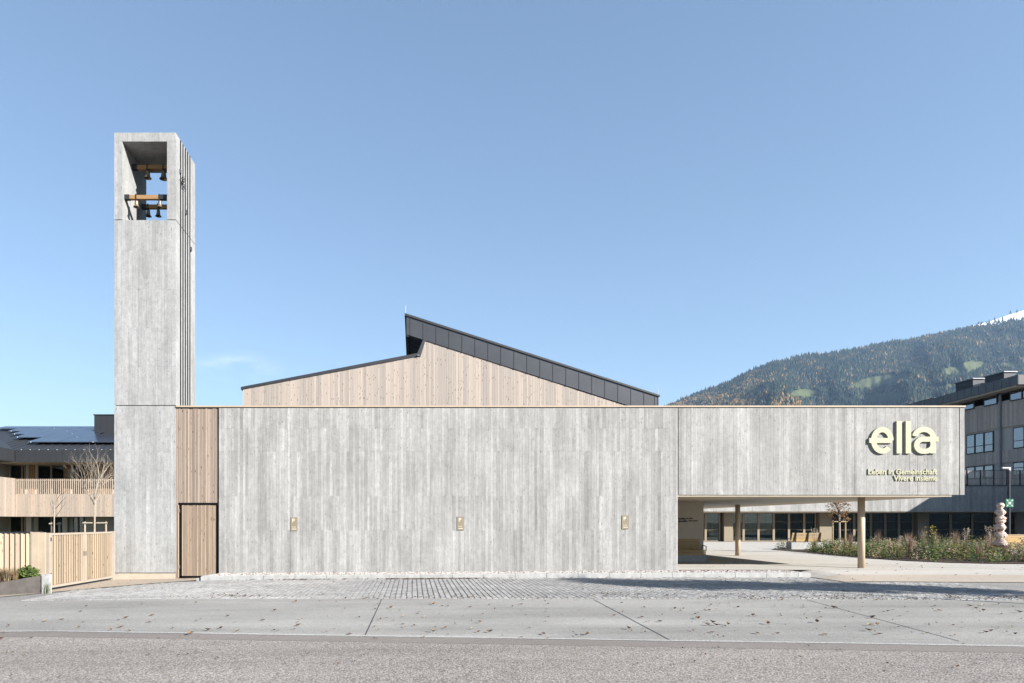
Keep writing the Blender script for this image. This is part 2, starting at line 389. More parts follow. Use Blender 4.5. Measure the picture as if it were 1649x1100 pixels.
xs = [-60, -30, -20, -14, -12, -10, -9, -8, -7, -6] + lin(-5, 8, 13) + [9, 10, 11, 12, 12.5, 12.8, 13.1, 13.4, 14, 16, 20, 30, 60]
sheet('street', xs, -45, lambda x: line_y(x) - 0.55, 6, 0.0, 'road', 'coarse pinkish grey asphalt street in the foreground')
sheet('street_edge', xs, lambda x: line_y(x) - 0.55, lambda x: line_y(x) - 0.07, 1, 0.002, 'road_edge', 'smooth dark tarmac strip beside the white edge line')
sheet('forecourt', xs, lambda x: line_y(x) - 0.07, lambda x: bay_y(x), 6, 0.0, 'asphalt', 'smooth pale grey asphalt lane before the parking bays')
sheet('parking_bay', xs, lambda x: bay_y(x), -1.15, 14, -0.012, 'bay_bed', 'parking bay of small grey pavers along the concrete wall')
BAY = bpy.data.objects['parking_bay']
# white edge line, worn and slightly wavy
lm = MB(); pts = []
for i in range(561):
    x = -28 + i * 0.1
    w = 0.05 + 0.012 * noise.noise((x * 2.1, 3, 0)) + 0.010 * noise.noise((x * 9, 7, 0)); c = line_y(x) + 0.02 * noise.noise((x * 0.7, 0, 5))
    pts.append(((x, c - w, gz(x, c) + 0.006), (x, c + w, gz(x, c) + 0.006)))
for (a, b), (c, d) in zip(pts[:-1], pts[1:]): lm.quad(a, c, d, b)
structure(lm.build('road_marking', 'line', recalc=False), 'worn white edge line along the street')
# tarred seams across the lane
def seam(pts2, w=0.008):
    m = MB()
    for (x0, y0), (x1, y1) in zip(pts2[:-1], pts2[1:]):
        n = 14; d = Vector((x1 - x0, y1 - y0)).normalized(); q = Vector((-d.y, d.x)) * w
        for i in range(n):
            a = i / n; b = (i + 1) / n
            xa, ya, xb, yb = x0 + (x1-x0)*a, y0 + (y1-y0)*a, x0 + (x1-x0)*b, y0 + (y1-y0)*b
            m.quad((xa-q.x, ya-q.y, gz(xa, ya)+.004), (xb-q.x, yb-q.y, gz(xb, yb)+.004), (xb+q.x, yb+q.y, gz(xb, yb)+.004), (xa+q.x, ya+q.y, gz(xa, ya)+.004))
    return m
def gpt(px, py, z): d = F * (ZC - z) / (py - 842); return (dX(px, d), d - D)
structure(seam([gpt(615, 965, -.17), gpt(587, 1027, -.18)]).build('pavement_seam', 'dark_steel', recalc=False), 'short dark tar seam crossing the lane left of centre')
structure(seam([gpt(956, 966, -.14), gpt(1078, 1033, -.16)]).build('pavement_seam', 'dark_steel', recalc=False), 'slanting dark tar seam crossing the lane right of centre')
structure(seam([gpt(1300, 967, -.12), gpt(1545, 1035, -.13)], .008).build('pavement_seam', 'dark_steel', recalc=False), 'long faint tar seam running to the lower right')
# path before the tower and gate, plaza to the right
pm = MB()
pb = [(-40, -5.7), (-14, -5.6), (-10.6, -5.4), (-9.3, -3.1), (-8.4, -2.0), (-7.6, -1.3), (-6.75, -0.85), (-6.55, -0.45), (-6.5, 0.35)]
for (x0, y0), (x1, y1) in zip(pb[:-1], pb[1:]):
    for j in range(4):
        a, b = j / 4, (j + 1) / 4
        def P(x, y, t): yy = y + (0.5 - y) * t; return (x, yy, base(x) + 0.006)
        pm.quad(P(x0, y0, a), P(x1, y1, a), P(x1, y1, b), P(x0, y0, b))
structure(pm.build('path', 'path', recalc=False), 'beige path before the bell tower and the timber gate')
xs2 = [12.66, 12.8, 13.1, 13.4, 14, 15, 16, 18, 20, 25, 32, 45, 60]
sheet('plaza_ramp', xs2, lambda x: -2.9 - 0.05 * (x - 12.66), lambda x: -1.55, 10, 0.006, 'plaza_sand', 'sandy paved apron sloping up to the plaza')
sheet('plaza_edge', xs2, lambda x: -1.55, lambda x: 0.0, 8, 0.006, 'plaza', 'pale slab border of the plaza')
pz = MB()
for x0, x1 in ((8.9, 20), (20, 60)):
    for y0, y1 in ((0.0, 12), (12, 34.5)): pz.quad((x0, y0, .046), (x1, y0, .046), (x1, y1, .046), (x0, y1, .046))
structure(pz.build('plaza', 'plaza', recalc=False), 'pale concrete plaza running under the cantilevered canopy')
def pline(px0, py0, px1, py1):
    a = gpt(px0, py0, .046); b = gpt(px1, py1, .046); d = Vector((b[0]-a[0], b[1]-a[1])).normalized(); q = Vector((-d.y, d.x)) * .015
    m = MB().quad((a[0]-q.x, a[1]-q.y, .051), (b[0]-q.x, b[1]-q.y, .051), (b[0]+q.x, b[1]+q.y, .051), (a[0]+q.x, a[1]+q.y, .051))
    return m
structure(pline(1315, 909, 1649, 917.0).build('plaza_joint', 'dark_steel', recalc=False), 'dark drainage joint crossing the pale plaza')
structure(pline(1150, 884.0, 1420, 886.5).build('plaza_joint', 'render_grey', recalc=False), 'far thin joint in the pale plaza')

# pavers of the bay: dense rows with open joints
stones = []
rs = random.Random(3)
def in_path(x, y):
    return y > np.interp(x, [p[0] for p in pb], [p[1] for p in pb]) - 0.1 if x < -6.4 else False
x = -9.6
while x < 15.6:
    w = 0.135
    y = bay_y(x) + 0.05; off = rs.uniform(0, .1) if False else 0.0
    while y < -1.4:
        l_ = 0.215
        if not in_path(x + w / 2, y + l_) and not (x > 12.3 and y > -3.1 - 0.05 * (x - 12.66)): stones.append((x + rs.uniform(-.003, .003), y + rs.uniform(-.006, .006), w - 0.017, l_ - 0.020))
        y += l_
    x += w
stones.sort(key=lambda s: s[1])
# the 300 that show largest are stones of their own, the others one mass
pool = []
mid = [s for s in stones if s[1] < -6.3 and -5.5 < s[0] < 9]
rs.shuffle(mid); single = set(map(id, mid[:300]))
st_me = {}
def stone_mesh(k):
    if k in st_me: return st_me[k]
    q = random.Random(100 + k); w, l_ = 0.118, 0.195; c = 0.006; t = 0.006
    me = bpy.data.meshes.new('paver')
    v = [(0,0,-.03),(w,0,-.03),(w,l_,-.03),(0,l_,-.03)] + [(0,0,t-c),(w,0,t-c),(w,l_,t-c),(0,l_,t-c)] + [(c,c,t),(w-c,c,t),(w-c,l_-c,t),(c,l_-c,t)]
    f = [(0,1,5,4),(1,2,6,5),(2,3,7,6),(3,0,4,7),(4,5,9,8),(5,6,10,9),(6,7,11,10),(7,4,8,11),(8,9,10,11)]
    me.from_pydata(v, [], f); at = me.attributes.new('tone', 'FLOAT', 'FACE'); at.data.foreach_set('value', [.82 + .075 * k] * len(f))
    me.materials.append(MAT['paver']); st_me[k] = me
    return me
rest = MB()
for s in stones:
    z = gz(s[0], s[1]) + rs.uniform(-.003, .003)
    if id(s) in single:
        o = bpy.data.objects.new('paver', stone_mesh(rs.randrange(5))); COL.objects.link(o); o.parent = BAY; o.location = (s[0], s[1], z)
    else:
        c = 0.006; t = 0.006; x0, y0, w, l_ = s
        rest.add([(x0,y0,z-.03),(x0+w,y0,z-.03),(x0+w,y0+l_,z-.03),(x0,y0+l_,z-.03),(x0+c,y0+c,z+t),(x0+w-c,y0+c,z+t),(x0+w-c,y0+l_-c,z+t),(x0+c,y0+l_-c,z+t)],
                 [(0,1,5,4),(1,2,6,5),(2,3,7,6),(3,0,4,7),(4,5,6,7)], rs.uniform(.82, 1.12))
tag(rest.build('paver_field', 'paver', BAY, recalc=False), kind='stuff')

# kerb and gravel strip at the foot of the wall
def kerb_y(x): return -1.2
kroot = structure(B(-6.9, 12.75, -1.14, -1.03, -.34, -.14).build('kerb', 'kerb'), 'row of pale concrete kerb stones before the gravel strip')
x = -6.75; k = 0
while x < 12.5:
    x1 = min(x + 1.0, 12.66); z = kz(x); y = -1.2 + R.uniform(-.004, .004); c = .015
    m = MB(); zb = base(x) - .05
    a, b = x + .006, x1 - .006
    zt0, zt1 = kz(x), kz(x1)
    if k == 0: zt0 -= 0.03
    m.hexa([(a,y,zb),(b,y,zb),(b,-1.03,zb),(a,-1.03,zb),(a,y,zt0-c),(b,y,zt1-c),(b,-1.03,zt1-c),(a,-1.03,zt0-c)])
    m.add([(a,y,zt0-c),(b,y,zt1-c),(b,-1.03,zt1-c),(a,-1.03,zt0-c),(a,y+c,zt0),(b,y+c,zt1),(b,-1.03,zt1),(a,-1.03,zt0)], [(0,1,5,4),(1,2,6,5),(2,3,7,6),(3,0,4,7),(4,5,6,7)])
    m.build('kerb_stone', 'kerb', kroot, recalc=False); x = x1; k += 1
m = MB().hexa([(-6.75, -1.03, -.3), (-6.62, -1.03, -.3), (-6.4, -.02, -.3), (-6.5, -.02, -.3), (-6.75, -1.03, -.07), (-6.62, -1.03, -.07), (-6.4, -.02, -.065), (-6.5, -.02, -.065)])
m.build('kerb_stone', 'kerb', kroot)
gv = sheet('gravel_bed', lin(-6.45, 12.6, 20), -1.03, 0.02, 2, -0.03, 'gravel', 'strip of light gravel along the foot of the wall', hz=lambda x, y: kz(x))
pe = MB(); ico = bmesh.new(); bmesh.ops.create_icosphere(ico, subdivisions=1, radius=1.0)
iv = [v.co.copy() for v in ico.verts]; fi = [tuple(v.index for v in f.verts) for f in ico.faces]; ico.free()
octv = [Vector(p) for p in ((1,0,0),(-1,0,0),(0,1,0),(0,-1,0),(0,0,1),(0,0,-1))]
octf = [(0,2,4),(2,1,4),(1,3,4),(3,0,4),(2,0,5),(1,2,5),(3,1,5),(0,3,5)]
for i in range(9000):
    x = R.uniform(-6.4, 12.6); y = R.uniform(-1.0, -0.02); s = R.uniform(.012, .030); z = kz(x) - .025 + s * .4
    a = R.uniform(0, 6.3); ca, sa = math.cos(a), math.sin(a)
    pe.add([(x + (v.x*ca - v.y*sa) * s * 1.2, y + (v.x*sa + v.y*ca) * s, z + v.z * s * .75) for v in octv], octf, min(1, max(0, R.gauss(.58, .32))))
tag(pe.build('gravel', 'pebble', recalc=False), 'light mixed pebbles filling the strip below the wall', None, None, 'stuff')

# ---------------------------------------------------------------- board-marked concrete
def boards(m, x0, x1, z0, z1, joints, y, seed, wmin=.07, wmax=.125, var=.082, proud=.006, skip=.36, axis='y', sgn=-1):
    """narrow board imprints, each with its own depth and tone; joints = heights where boards end"""
    q = random.Random(seed); x = x0
    while x < x1 - 1e-4:
        xe = min(x + q.uniform(wmin, wmax), x1)
        if x1 - xe < .04: xe = x1
        zs = [z0] + [j for j in joints if z0 < j < z1 and q.random() > skip] + [z1]
        colt = q.gauss(0, var * .5)
        for a, b in zip(zs[:-1], zs[1:]):
            t = max(.72, min(1.18, 1 + colt + q.gauss(0, var))); p = q.uniform(.001, proud)
            g = .0012
            if q.random() < .2: m.box(xe - .006, xe + .006, y - p - .001, y + .01, a + g, b - g, q.uniform(.72, .9))  # narrow dark strips paint the shade of board steps into the tone
            if axis == 'y': m.box(x + g, xe - g, y - p, y + .02, a + g, b - g, t)
            else: m.box(min(y + p, y - .02), max(y + p, y - .02), x + g, xe - g, a + g, b - g, t)
        x = xe

# ================================================================= community hall with canopy
HALL = thing('community_hall', (0, 6, 0), 'long board-marked concrete hall with cantilevered canopy and timber gable', 'building')
XW0, XW1 = FX(352.5), FX(1092) - .012
ZT = FZ(656)
core = MB().box(XW0, XW1, .02, 20, -.35, ZT - .12)
core.build('wall_core', 'concrete', HALL)
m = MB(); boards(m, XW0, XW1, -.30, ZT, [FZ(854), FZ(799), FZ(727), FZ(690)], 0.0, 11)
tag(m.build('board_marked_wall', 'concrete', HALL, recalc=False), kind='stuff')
# canopy block (solid upper volume), soffit and columns
XC0, XC1 = FX(1092) + .014, FX(1545); XE = FX(1553); ZB = FZ(797)
B(XC0, XE - .02, .02, 20, ZB + .05, ZT - .12).build('canopy_core', 'concrete', HALL)
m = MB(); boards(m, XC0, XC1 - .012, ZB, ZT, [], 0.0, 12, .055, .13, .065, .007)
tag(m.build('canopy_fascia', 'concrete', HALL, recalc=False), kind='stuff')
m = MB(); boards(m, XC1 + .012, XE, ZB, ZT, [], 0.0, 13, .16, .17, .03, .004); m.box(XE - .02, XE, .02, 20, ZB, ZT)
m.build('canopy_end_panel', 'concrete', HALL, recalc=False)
SZ = 2.505
m = MB().prism([(XC0 - .6, .03), (XE - .4, .03), (18.25, 1.2), (18.25, 20), (XC0 - .6, 20)], SZ + .004, ZB + .05, 'z')
m.build('soffit', 'soffit_beige', HALL)
m = MB().prism([(12.05, 5.4), (12.28, 1.75), (16.35, 1.75), (16.35, 19.9), (12.05, 19.9)], SZ - .003, SZ + .02, 'z')
m.build('soffit_panel', 'soffit_grey', HALL)
for cy_, cx_ in ((1.0, dX(1387, D + 1.0)), (10.0, dX(1188, D + 10.0))):
    MB().lathe([(0, .03), (.112, .03), (.112, SZ), (0, SZ)], (cx_, cy_, 0), 28).build('column', 'column_beige', HALL, smooth=False)
for c in [o for o in HALL.children if o.name.startswith('column')]:
    for pl in c.data.polygons: pl.use_smooth = abs(pl.normal.z) < .5
# recessed entrance wall under the canopy
B(XW1 - .5, dX(1133, D + 5.4), 5.4, 20, .03, SZ + .003).build('entrance_wall', 'beige_plaster', HALL)
# coping line along the parapet
m = MB().box(FX(283) + .012, XE + .02, -.035, .30, ZT + .004, ZT + .055)
m.build('coping', 'beige_paint', HALL)
B(FX(283) + .012, XE - .01, -.012, .28, ZT - .02, ZT + .003).build('coping_shadow_gap', 'dark_metal', HALL)
B(FX(283) + .02, XE - .05, .31, 19.9, ZT - .11, ZT - .08).build('flat_roof', 'dark_metal', HALL)

# slatted timber panel with the service door
XP0, XP1 = FX(283) + .012, FX(352.5) - .012
PAN = B(XP0, XP1, .07, .6, -.3, ZT).build('timber_panel', 'black', HALL)
XD0, XD1, ZD1, ZD0 = FX(289), FX(349), FZ(811), FZ(930)
q = random.Random(5)
n = 30; pw = (XP1 - XP0) / n
for i in range(n):
    a = XP0 + i * pw + .006; b = XP0 + (i + 1) * pw - .008; dd = q.choice([0, .012, .012, .02])
    z0 = ZD1 + .03 if b > XD0 - .01 and a < XD1 + .01 else -.26
    if z0 < 0:
        if b > XD0 - .02: b = XD0 - .03
        if a < XD1 + .02 and a > XD0: a = XD1 + .03
        if b - a < .02: continue
    B(a, b, .01 + dd, .075, z0, ZT - .01).build('slat', 'wood_panel', PAN, recalc=False)
DOOR = B(XD0 + .075, XD1 - .03, .045, .068, ZD0 + .05, ZD1 - .045).build('door', 'wood_door', HALL)
fr = MB()
fr.box(XD0 - .02, XD0 + .075, .02, .069, ZD0, ZD1); fr.box(XD1 - .03, XD1 + .012, .02, .069, ZD0, ZD1)
fr.box(XD0 - .03, XD1 + .022, -.004, .069, ZD1 - .04, ZD1 + .022); fr.box(XD0 - .02, XD1 + .012, .02, .0691, ZD0 - .02, ZD0 + .045)
fr.build('door_frame', 'black', DOOR)
B(XD0 - .05, XD0 - .022, -.004, .068, ZD0 + .0, ZD1 - .04).build('door_jamb', 'beige_paint', DOOR)
n = 25; dw = (XD1 - .03 - XD0 - .075) / n
for i in range(n):
    a = XD0 + .075 + i * dw + .005; b = XD0 + .075 + (i + 1) * dw - .007
    B(a, b, .012 + q.choice([0, .008, .014]), .046, ZD0 + .055, ZD1 - .05).build('slat', 'wood_door', DOOR, recalc=False)
for z in (ZD0 + .3, ZD1 - .3):
    MB().tube((XD0 + .0, .0, z), (XD0 + .0, .0, z + .12), .018, n=8).build('hinge', 'steel', DOOR)
B(XD1 - .10, XD1 - .06, -.015, .02, 1.0, 1.16).build('door_lock', 'dark_steel', DOOR) if False else None

# timber gable and the two roofs above
GY = 8.0; dg = D + GY
A_ = (dX(391, dg), dZ(627, dg)); B_ = (dX(674, dg), dZ(574, dg)); C_ = (dX(683.5, dg), dZ(547, dg)); E_ = (dX(1062, dg), dZ(671, dg))
def roofz(x):
    return float(np.interp(x, [A_[0], B_[0], C_[0], E_[0]], [A_[1], B_[1], C_[1], E_[1]]))
GZ0 = 5.35
GAB = MB().prism([(A_[0], GZ0), (E_[0], GZ0), (E_[0], E_[1] - .02), (C_[0], C_[1] - .02), (B_[0], B_[1] - .02), (A_[0], A_[1] - .02)], GY + .03, 23, 'y').build('gable', 'wood_gable', HALL)
q = random.Random(8); x = A_[0]
while x < E_[0] - .02:
    w = q.choice([.075, .095, .115, .115, .14]); xe = min(x + w, E_[0]); zo = q.uniform(0, .008)
    xm = [x + .0025, xe - .0025]
    for kx in (B_[0], C_[0]):
        if xm[0] < kx < xm[1]: xm.insert(1, kx)
    za = min(roofz(t) for t in xm)
    if za > GZ0 + .1:
        z1, z2 = roofz(x) - .01, roofz(xe) - .01
        MB().prism([(x + .0025, GZ0), (xe - .0025, GZ0), (xe - .0025, z2), (x + .0025, z1)], GY - zo, GY + .028, 'y').build('plank', 'wood_gable', GAB)
    x = xe
# low roof on the left
th = dZ(574, dg) - dZ(579.5, dg)
m = MB().prism([(A_[0] - .08, A_[1] - .02), (B_[0], B_[1]), (B_[0], B_[1] + th), (A_[0] - .08, A_[1] - .02 + th * .8)], GY - .035, 23.05, 'y')
LOW = m.build('lower_roof', 'dark_metal', HALL)
m = MB().prism([(B_[0] - .10, B_[1] + .02), (B_[0] + .09, B_[1] - .02), (C_[0] + .06, C_[1]), (C_[0] - .05, C_[1] + .03)], GY - .04, 23.0, 'y')
m.build('clerestory_trim', 'fascia_metal', HALL)
MB().tube((B_[0] - .06, GY - .09, B_[1] + .02), (B_[0] + .04, GY - .05, B_[1] + .03), .03, n=8).build('gutter_spout', 'steel', LOW)
# steep-edged upper roof with metal fascia panels
UY = GY - .045; du = D + UY
ux0, uz0 = dX(653.5, du), dZ(508, du); ux1 = dX(1060, du); uz1 = dZ(638.5, du); tk = dZ(508, du) - dZ(538, du)
def utop(x): return uz0 + (uz1 - uz0) * (x - ux0) / (ux1 - ux0)
UP = MB().prism([(ux0 + .01, uz0 - tk), (ux1, uz1 - tk), (ux1, uz1), (ux0 + .01, uz0)], UY + .03, 23.2, 'y').build('upper_roof', 'black', HALL)
edges = [653.5 + .4, 660.5] + [660.5 + 20.93 * i for i in range(1, 19)] + [1054.5, 1060]
for a, b in zip(edges[:-1], edges[1:]):
    xa, xb = dX(a, du) + .012, dX(b, du) - .012
    pan = MB().prism([(xa, utop(xa) - tk), (xb, utop(xb) - tk), (xb, utop(xb)), (xa, utop(xa))], UY + .002, UY + .04, 'y').build('fascia_panel', 'fascia_metal', UP)
    MB().prism([(xb - .006, utop(xb) - tk - .01), (xb + .024, utop(xb + .024) - tk - .01), (xb + .024, utop(xb + .024)), (xb - .006, utop(xb))], UY - .012, UY + .03, 'y').build('seam', 'dark_metal', UP)
MB().prism([(ux0 - .05, utop(ux0) - .0), (ux1 + .06, uz1 - .02), (ux1 + .06, uz1 + .06), (ux0 - .05, utop(ux0) + .10)], UY - .05, 23.25, 'y').build('roof_edge', 'dark_metal', UP)
for i in range(18):                                             # boards under the overhang
    y0 = UY + .05 + i * .78
    xa, xb = ux0 + .15, C_[0] - .02
    MB().prism([(xa, utop(xa) - tk - .05), (xb, utop(xb) - tk - .05), (xb, utop(xb) - tk - .004), (xa, utop(xa) - tk - .004)], y0, y0 + .70, 'y').build('soffit_board', 'dark_metal', UP)
MB().prism([(ux0 + .01, utop(ux0) - tk - .08), (ux0 + .13, utop(ux0 + .13) - tk - .08), (ux0 + .13, utop(ux0 + .13) - tk - .005), (ux0 + .01, utop(ux0) - tk - .005)], UY + .03, 23, 'y').build('soffit_edge', 'dark_metal', UP)
for pa, pb_ in ((718, 757), (836, 876), (965, 992)):
    xa, xb = dX(pa, du + 1), dX(pb_, du + 1)
    MB().prism([(xa, utop(xa) + .14), (xb, utop(xb) + .14), (xb, utop(xb) + .19), (xa, utop(xa) + .19)], UY + .5, 15, 'y').build('solar_panel', 'solar', UP)
for xx, zz, hh in ((ux0 - .01, uz0 + .08, .40), (ux1 + .02, uz1 + .05, .40)):
    MB().tube((xx, UY + .1, zz), (xx, UY + .1, zz + hh), .014, .009, 6).build('lightning_rod', 'white_paint', UP)

# ================================================================= bell tower
TX0, TX1 = FX(184), FX(283); TD = TX1 - TX0
TZ0, TZ1, TZ2, TZ3 = -.06, FZ(653), FZ(354), FZ(213)
OX0, OX1, OZ1 = FX(197), FX(269), FZ(228)
TOW = thing('bell_tower', ((TX0 + TX1) / 2, TD / 2, -.28), 'tall slender concrete bell tower with open belfry and slotted side', 'tower')
TY = TD
def tower_section(name, z0, z1, seed, opening, joints):
    g = .012; z0 += g; z1 -= g
    root = MB()
    fy, by = .24, TY - .24
    if not opening:
        root.box(TX0 + .02, TX1 - .02, .02, fy, z0, z1); root.box(TX0 + .02, TX1 - .02, by, TY - .02, z0, z1)
        root.box(TX0 + .02, TX0 + .24, fy + .001, by - .001, z0, z1)
    else:
        for ya, yb in ((.02, fy), (by, TY - .02)):
            root.box(TX0 + .02, OX0 - .004, ya, yb, z0, z1 - .003); root.box(OX1 + .004, TX1 - .02, ya, yb, z0, z1 - .003)
        root.box(TX0 + .02, OX0 - .003, fy + .001, by - .001, z0, z1 - .004)
        root.box(TX0 + .02, TX1 - .02, .02, TY - .02, OZ1 + .004, z1)
        root.box(OX0 - .002, TX1 - .3, .25, TY - .25, z0 - .2, z0 + .004)
    sec = root.build(name, 'concrete_tower', TOW)
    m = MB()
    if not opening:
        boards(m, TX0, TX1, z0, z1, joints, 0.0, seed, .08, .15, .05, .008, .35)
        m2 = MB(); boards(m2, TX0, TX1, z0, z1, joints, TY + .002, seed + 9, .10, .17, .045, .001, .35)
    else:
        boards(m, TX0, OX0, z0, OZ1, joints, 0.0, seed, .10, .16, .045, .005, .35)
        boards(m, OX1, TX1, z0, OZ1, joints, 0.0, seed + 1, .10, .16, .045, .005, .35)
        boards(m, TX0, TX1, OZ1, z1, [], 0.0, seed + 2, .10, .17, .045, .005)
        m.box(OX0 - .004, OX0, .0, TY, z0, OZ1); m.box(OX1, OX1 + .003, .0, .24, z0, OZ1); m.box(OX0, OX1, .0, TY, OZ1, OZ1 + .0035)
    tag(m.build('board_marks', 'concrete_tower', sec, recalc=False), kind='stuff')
    return sec
S1 = tower_section('tower_base', TZ0, TZ1, 31, False, [FZ(860), FZ(790), FZ(728), FZ(690)])
S2 = tower_section('tower_shaft', TZ1, TZ2, 41, False, [FZ(590), FZ(528), FZ(466), FZ(404)])
S3 = tower_section('belfry', TZ2, TZ3, 51, True, [FZ(300)])
B(TX0 + .05, TX1 - .05, .05, TY - .05, TZ1 - .02, TZ1 + .02).build('joint_bed', 'black', TOW)
B(TX0 + .05, OX0 - .01, .05, TY - .05, TZ2 - .02, TZ2 + .02).build('joint_bed', 'black', TOW)
B(OX1 + .01, TX1 - .05, .05, TY - .05, TZ2 - .02, TZ2 + .02).build('joint_bed', 'black', TOW)
B(TX0 + .015, TX1 - .015, .03, TY - .03, -.42, TZ0 - .0).build('plinth', 'plinth', TOW)
B(TX0 + .26, TX1 - .30, .26, TY - .26, -.3, TZ2 - .03).build('stair_core', 'black', TOW)
# side face: pilasters front and back, slim fins with dark slots between
for sec, z0, z1 in ((S1, TZ0, TZ1), (S2, TZ1, TZ2), (S3, TZ2, TZ3)):
    ys = [0.40 + .245 * i for i in range(6)]                 # slot positions
    segs = [(0.245, .42)] + [(.42 + .245 * i + .10, .42 + .245 * (i + 1)) for i in range(4)] + [(.42 + .245 * 4 + .10, TY - .245)]
    for a, b in segs:
        B(TX1 - .19, TX1 + .0, a, b, z0 + .012, z1 - .012).build('side_fin', 'concrete_tower', sec, recalc=False)
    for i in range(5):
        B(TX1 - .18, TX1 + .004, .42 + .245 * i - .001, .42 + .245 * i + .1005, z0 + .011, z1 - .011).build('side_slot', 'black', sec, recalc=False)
    m = MB().box(TX1 - .019, TX1, .021, .2449, z0 + .012, z1 - .012); m.box(TX1 - .019, TX1, TY - .2449, TY - .021, z0 + .012, z1 - .012)
    m.build('side_pilaster', 'concrete_tower', sec, recalc=False)
# small grey fixing boxes and a tuft of twigs on the slotted side
for y, z in ((.38, dZ(276, D + .38)), (.98, dZ(341, D + .95)), (1.5, dZ(401, D + 1.5))):
    B(TX1 + .001, TX1 + .05, y - .04, y + .05, z - .07, z + .07).build('fixing_box', 'steel', TOW)
tw = MB(); q = random.Random(2)
for i in range(46):
    p = Vector((TX1 + .02, .55 + q.gauss(0, .11), dZ(297, D + .6) + q.gauss(0, .11)))
    d = Vector((q.uniform(.03, .12), q.uniform(-.09, .05), q.uniform(-.02, .17)))
    tw.tube(p, p + d, .007, .003, 4)
tag(tw.build('twig_tuft', 'dark_steel'), 'dark tuft of twigs caught on the slotted tower side', 'twigs')

# bells and their beams
def beam(y, z, label, dark_right):
    r = thing('bell_beam', ((OX0 + OX1) / 2, y, z - .07), label, 'beam', 'timber beams in the belfry')
    xr = OX1 + .03
    B(OX0 + .17, xr - (.32 if dark_right else .05), y - .065, y + .065, z - .065, z + .065).build('timber', 'wood_beam', r)
    B(OX0 + .002, OX0 + .169, y - .075, y + .075, z - .075, z + .08).build('steel_shoe', 'dark_steel', r)
    B(xr - (.319 if dark_right else .049), TX1 - .192 if False else OX1 + .10, y - .075, y + .075, z - .075, z + .08).build('steel_shoe', 'dark_steel', r)
    return r
def bell(x, y, ztop, s, label):
    r = thing('bell', (x, y, ztop - s * 1.15), label, 'bell', 'bronze bells in the belfry')
    tilt = 0
    pr = [(0, 1.0), (.30, 1.0), (.44, .97), (.50, .88), (.53, .70), (.57, .45), (.65, .25), (.80, .10), (.98, .02), (1.0, .0), (.93, .0), (.80, .05), (.60, .22), (.50, .5), (.45, .85), (0, .92)]
    MB().lathe([(rr_ * s * .5, zz * s - s * 1.12) for rr_, zz in pr], (x, y, ztop), 22).build('bell_body', 'bronze', r, smooth=True)
    MB().tube((x, y, ztop - s * .9), (x, y, ztop - s * 1.22), .012, .02, 6).build('clapper', 'dark_steel', r)
    mm = MB().box(x - .02, x + .02, y - .078, y + .078, ztop - s * .13, ztop + .17); mm.build('yoke', 'dark_steel', r)
    return r
y1 = .86; zb1 = dZ(270, D + y1); y2 = .22; zb2 = dZ(318.5, D + y2); y3 = 1.70; zb3 = dZ(333.5, D + y3)
beam(y1, zb1, 'highest timber bell beam under the belfry ceiling', False)
beam(y2, zb2, 'front timber bell beam with dark steel end at half height', True)
beam(y3, zb3, 'lowest rear timber bell beam in the belfry', False)
bell(dX(238, D + y1), y1, zb1 - .075, .265, 'left bronze bell under the highest belfry beam')
bell(dX(263.5, D + y1), y1, zb1 - .075, .29, 'right bronze bell under the highest belfry beam')
bell(dX(220, D + y2), y2, zb2 - .075, .22, 'left bronze bell under the front belfry beam')
bell(dX(257.5, D + y2), y2, zb2 - .075, .235, 'right bronze bell under the front belfry beam')
bell(dX(239, D + y3), y3, zb3 - .075, .23, 'left bronze bell under the lowest belfry beam')
bell(dX(255, D + y3), y3, zb3 - .075, .23, 'right bronze bell under the lowest belfry beam')

# ================================================================= lettering and plaques
def ribbon(m, pts, w, y0, y1):
    """flat stroke of width w along a path in the wall plane, standing from y0 to y1"""
    P = [Vector(p) for p in pts]; n = len(P); Ls = []; Rs = []
    for i in range(n):
        d = (P[min(i+1, n-1)] - P[max(i-1, 0)]).normalized(); nn = Vector((-d.y, d.x)) * w * .5
        Ls.append(P[i] + nn); Rs.append(P[i] - nn)
    for i in range(n - 1):
        a, b, c, d = Ls[i], Ls[i+1], Rs[i+1], Rs[i]
        m.hexa([(d.x, y0, d.y), (c.x, y0, c.y), (c.x, y1, c.y), (d.x, y1, d.y), (a.x, y0, a.y), (b.x, y0, b.y), (b.x, y1, b.y), (a.x, y1, a.y)])
def arc(cx, cy, rx, ry, a0, a1, n=30):
    return [(FX(cx + rx * math.cos(math.radians(a0 + (a1 - a0) * i / n))), FZ(cy - ry * math.sin(math.radians(a0 + (a1 - a0) * i / n)))) for i in range(n + 1)]
def ptsF(*ps): return [(FX(a), FZ(b)) for a, b in ps]
ELLA = thing('wall_lettering', (FX(1452), -.01, FZ(731)), 'large pale yellow letters ella standing off the concrete canopy front', 'lettering')
yf, yb = -.072, -.006; w = 8.4 / 48
e = MB(); ribbon(e, arc(1418.6, 709.6, 13.9, 17.2, 0, 318, 44), w, yf, yb)
e.box(FX(1397.6), FX(1434), yf - .002, yb, FZ(713.8), FZ(705.8)); e.build('letter', 'letter', ELLA, recalc=False)
B(FX(1441.6), FX(1449.9), yf, yb, FZ(730.6), FZ(678.5)).build('letter', 'letter', ELLA)
B(FX(1456.3), FX(1464.7), yf, yb, FZ(730.6), FZ(678.5)).build('letter', 'letter', ELLA)
a = MB()
B1 = arc(1485.5, 704.5, 14.6, 12.5, 172, 10, 24) + ptsF((1500, 706), (1500, 730.5)); ribbon(a, B1, w, yf, yb)
a.box(FX(1484), FX(1508.8), yf - .002, yb, FZ(711.6), FZ(703.8))
